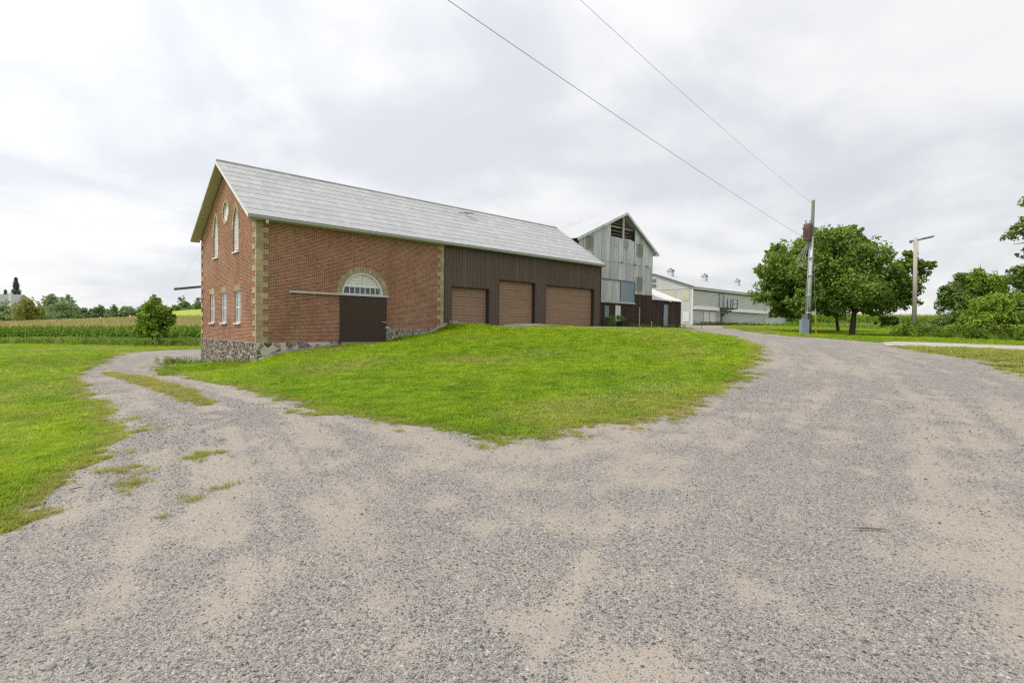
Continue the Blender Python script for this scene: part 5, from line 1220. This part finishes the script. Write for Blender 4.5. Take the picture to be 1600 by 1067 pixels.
strip(60, [(44.1, -18.7), (44.4, -18.5)], .3, .8, 1.5); strip(260, [(36, 2.75), (47, 3.2)], .15, .3, .6)
X = np.concatenate(X); Y = np.concatenate(Y); S_ = np.concatenate(S_); okm = ~covered(X, Y); X, Y, S_ = X[okm], Y[okm], S_[okm]; n = len(X)
scatter('weeds', np.stack([X, Y, H(X, Y)], 1), tall+weeds, {'dry': np.clip(g.normal(size=n)*.22+.12, 0, .8)}, 'tall weeds and rough grass along the field edges and walls', S_, np.stack([g.normal(size=n)*.1, g.normal(size=n)*.1, g.random(n)*6.28], 1), g.integers(0, 6, n))

# white clover in the lawn, wild flowers at the field edge
def ball(s):
    t = (1+5**.5)/2; V = np.array([(-1, t, 0), (1, t, 0), (-1, -t, 0), (1, -t, 0), (0, -1, t), (0, 1, t), (0, -1, -t), (0, 1, -t), (t, 0, -1), (t, 0, 1), (-t, 0, -1), (-t, 0, 1)], float)
    V /= np.linalg.norm(V[0]); F = np.array([(0, 11, 5), (0, 5, 1), (0, 1, 7), (0, 7, 10), (0, 10, 11), (1, 5, 9), (5, 11, 4), (11, 10, 2), (10, 7, 6), (7, 1, 8), (3, 9, 4), (3, 4, 2), (3, 2, 6), (3, 6, 8), (3, 8, 9), (4, 9, 5), (2, 4, 11), (6, 2, 10), (8, 6, 7), (9, 8, 1)]); return V*s, F
fl = [proto('flower_head', *ball(.008), FLOWER)]
X, Y, S_ = [], [], []
strip(520, [(-3.6, -22.6), (-1.5, -22.6), (1.5, -21.8), (5, -20.4)], .5, .5, 1.1); strip(220, [(-2, -19), (4, -17), (12, -14)], 2.2, .6, 1.2); strip(160, [(14, -6), (24, -6)], 1.2, .8, 1.6)
k0 = sum(map(len, X)); strip(260, [w2(1350, 66), w2(1480, 70)], 3.5, 2, 4); strip(150, [w2(1440, 43), w2(1600, 38)], .9, 2, 4); strip(60, [w2(60, 57), w2(200, 58)], 1.5, 2, 4)
X = np.concatenate(X); Y = np.concatenate(Y); S_ = np.concatenate(S_); n = len(X); zof = np.where(np.arange(n) < k0, .065, g.uniform(.5, 1.1, n))
scatter('flowers', np.stack([X, Y, H(X, Y)+zof], 1), fl, {'dry': np.zeros(n)}, 'tiny white clover and wild flower heads in the grass', S_, np.zeros((n, 3)), np.zeros(n))

# loose stone on the driveway
def pebble(g):
    V, F = ball(1.0); V = V*(1+.28*g.normal(size=(12, 1)))*np.array((1.0, .8, .55)); return V, F
pebs = [proto('pebble', *pebble(g), PEB) for k in range(7)]
x, y, r = polar_pts(420000, 1.7, 30, 1.8, -50, 50, g); f = gravel_f(x, y); gg = gravel_g(x, y)
keep = (f < .05+.3*(g.random(len(x)) < .35)) & (g.random(len(x)) < .10+.5*gg) & ~covered(x, y); x, y, r, gg = x[keep], y[keep], r[keep], gg[keep]; n = len(x)
sz = np.exp(g.normal(size=n)*.42)*.0037*np.clip(r/5.0, 1, 2.4); sz = np.clip(sz, .0018, .017)
ggz = .05*(np.clip(r/6, .2, 1))*(fbm(x*.5, y*.5, 81, 3)-.5)*(np.clip(np.hypot(x-14, y+1)-9, 0, 6)/6)
scatter('loose_gravel', np.stack([x, y, H(x, y)+ggz+.008+sz*.12], 1), pebs, {}, 'loose crushed grey stone strewn over the driveway', sz, np.stack([g.normal(size=n)*.5, g.normal(size=n)*.5, g.random(n)*6.28], 1), g.integers(0, 7, n))

# corn
def corn(g):
    V = []; F = []; T = []; TF = []; hgt = 2.0
    for s in range(3):
        a = s*2.094; V += [(.014*math.cos(a), .014*math.sin(a), 0), (.010*math.cos(a), .010*math.sin(a), hgt)]
    F += [(0, 2, 3, 1), (2, 4, 5, 3), (4, 0, 1, 5)]
    for k in range(10):
        z0 = .25+k*.165; a = (k % 2)*math.pi+g.normal()*.35; L = .62*math.sin(math.pi*(k+2.5)/13)*g.uniform(.85, 1.15); wd = .055; i = len(V); c, s = math.cos(a), math.sin(a)
        for t, up, ww in ((0, 0, .5), (.3, .22, 1), (.65, .26, .8), (1.0, .02+g.uniform(-.1, .08), .08)):
            V += [(c*L*t-s*wd*ww, s*L*t+c*wd*ww, z0+up), (c*L*t+s*wd*ww, s*L*t-c*wd*ww, z0+up+.01)]
        F += [(i+2*q, i+2*q+1, i+2*q+3, i+2*q+2) for q in range(3)]
    nl = len(F)
    for k in range(7):
        a = g.random()*6.28; l = .14 if k else .02; i = len(V); c, s = math.cos(a), math.sin(a); w3 = .013
        V += [(-s*w3, c*w3, hgt), (s*w3, -c*w3, hgt), (c*l+s*w3*.6, s*l-c*w3*.6, hgt+.30), (c*l-s*w3*.6, s*l+c*w3*.6, hgt+.30)]; F.append((i, i+1, i+2, i+3))
    me = rawmesh('corn_plant', np.array(V), F, CORNL); me.materials.append(TASSEL)
    for p in me.polygons:
        if p.index >= nl: p.material_index = 1
    return bpy.data.objects.new('corn_plant', me)
cps = [corn(g) for k in range(5)]
def cornfield(name, label, x0, x1, d0, d1, rows_dx, n_cap, sx=.24, grow=0.0):
    A = at(x0, 520, d0)[:2]; Bq = at(x1, 520, d0)[:2]; e = (Bq-A)/np.linalg.norm(Bq-A); nrm = np.array((-e[1], e[0])); nrm = nrm if nrm@FW[:2] > 0 else -nrm; L = np.linalg.norm(Bq-A)
    PX, PY = [], []; t = 0.0; k = 0
    while t < d1-d0:
        step = sx*(1 if k < 8 else (1.7 if k < 40 else 2.4)); ext = t*.9
        s = np.arange(-ext*.6, L+ext*.35, step); s = s+g.normal(size=len(s))*.06
        PX.append(A[0]+e[0]*s+nrm[0]*(t+g.normal(size=len(s))*.04)); PY.append(A[1]+e[1]*s+nrm[1]*t); t += rows_dx*(1 if k < 40 else 1.3); k += 1
    X = np.concatenate(PX); Y = np.concatenate(PY); n = len(X); S = (.98+.14*g.random(n))*(1+.06*(fbm(X*.06, Y*.06, 9, 3)-.5))
    scatter(name, np.stack([X, Y, H(X, Y)], 1), cps, {'dry': np.clip(g.normal(size=n)*.1+.05, 0, .5)}, label, S, np.stack([g.normal(size=n)*.05, g.normal(size=n)*.05, g.random(n)*6.28], 1), g.integers(0, 5, n))
cornfield('corn_field', 'tall green corn with tan tassels beyond the lawn and young tree', -320, 420, 63, 160, .76, 90000)
cornfield('corn_field', 'tall green corn beyond the maple and the weeds', 1230, 1600, 97, 122, .76, 30000)
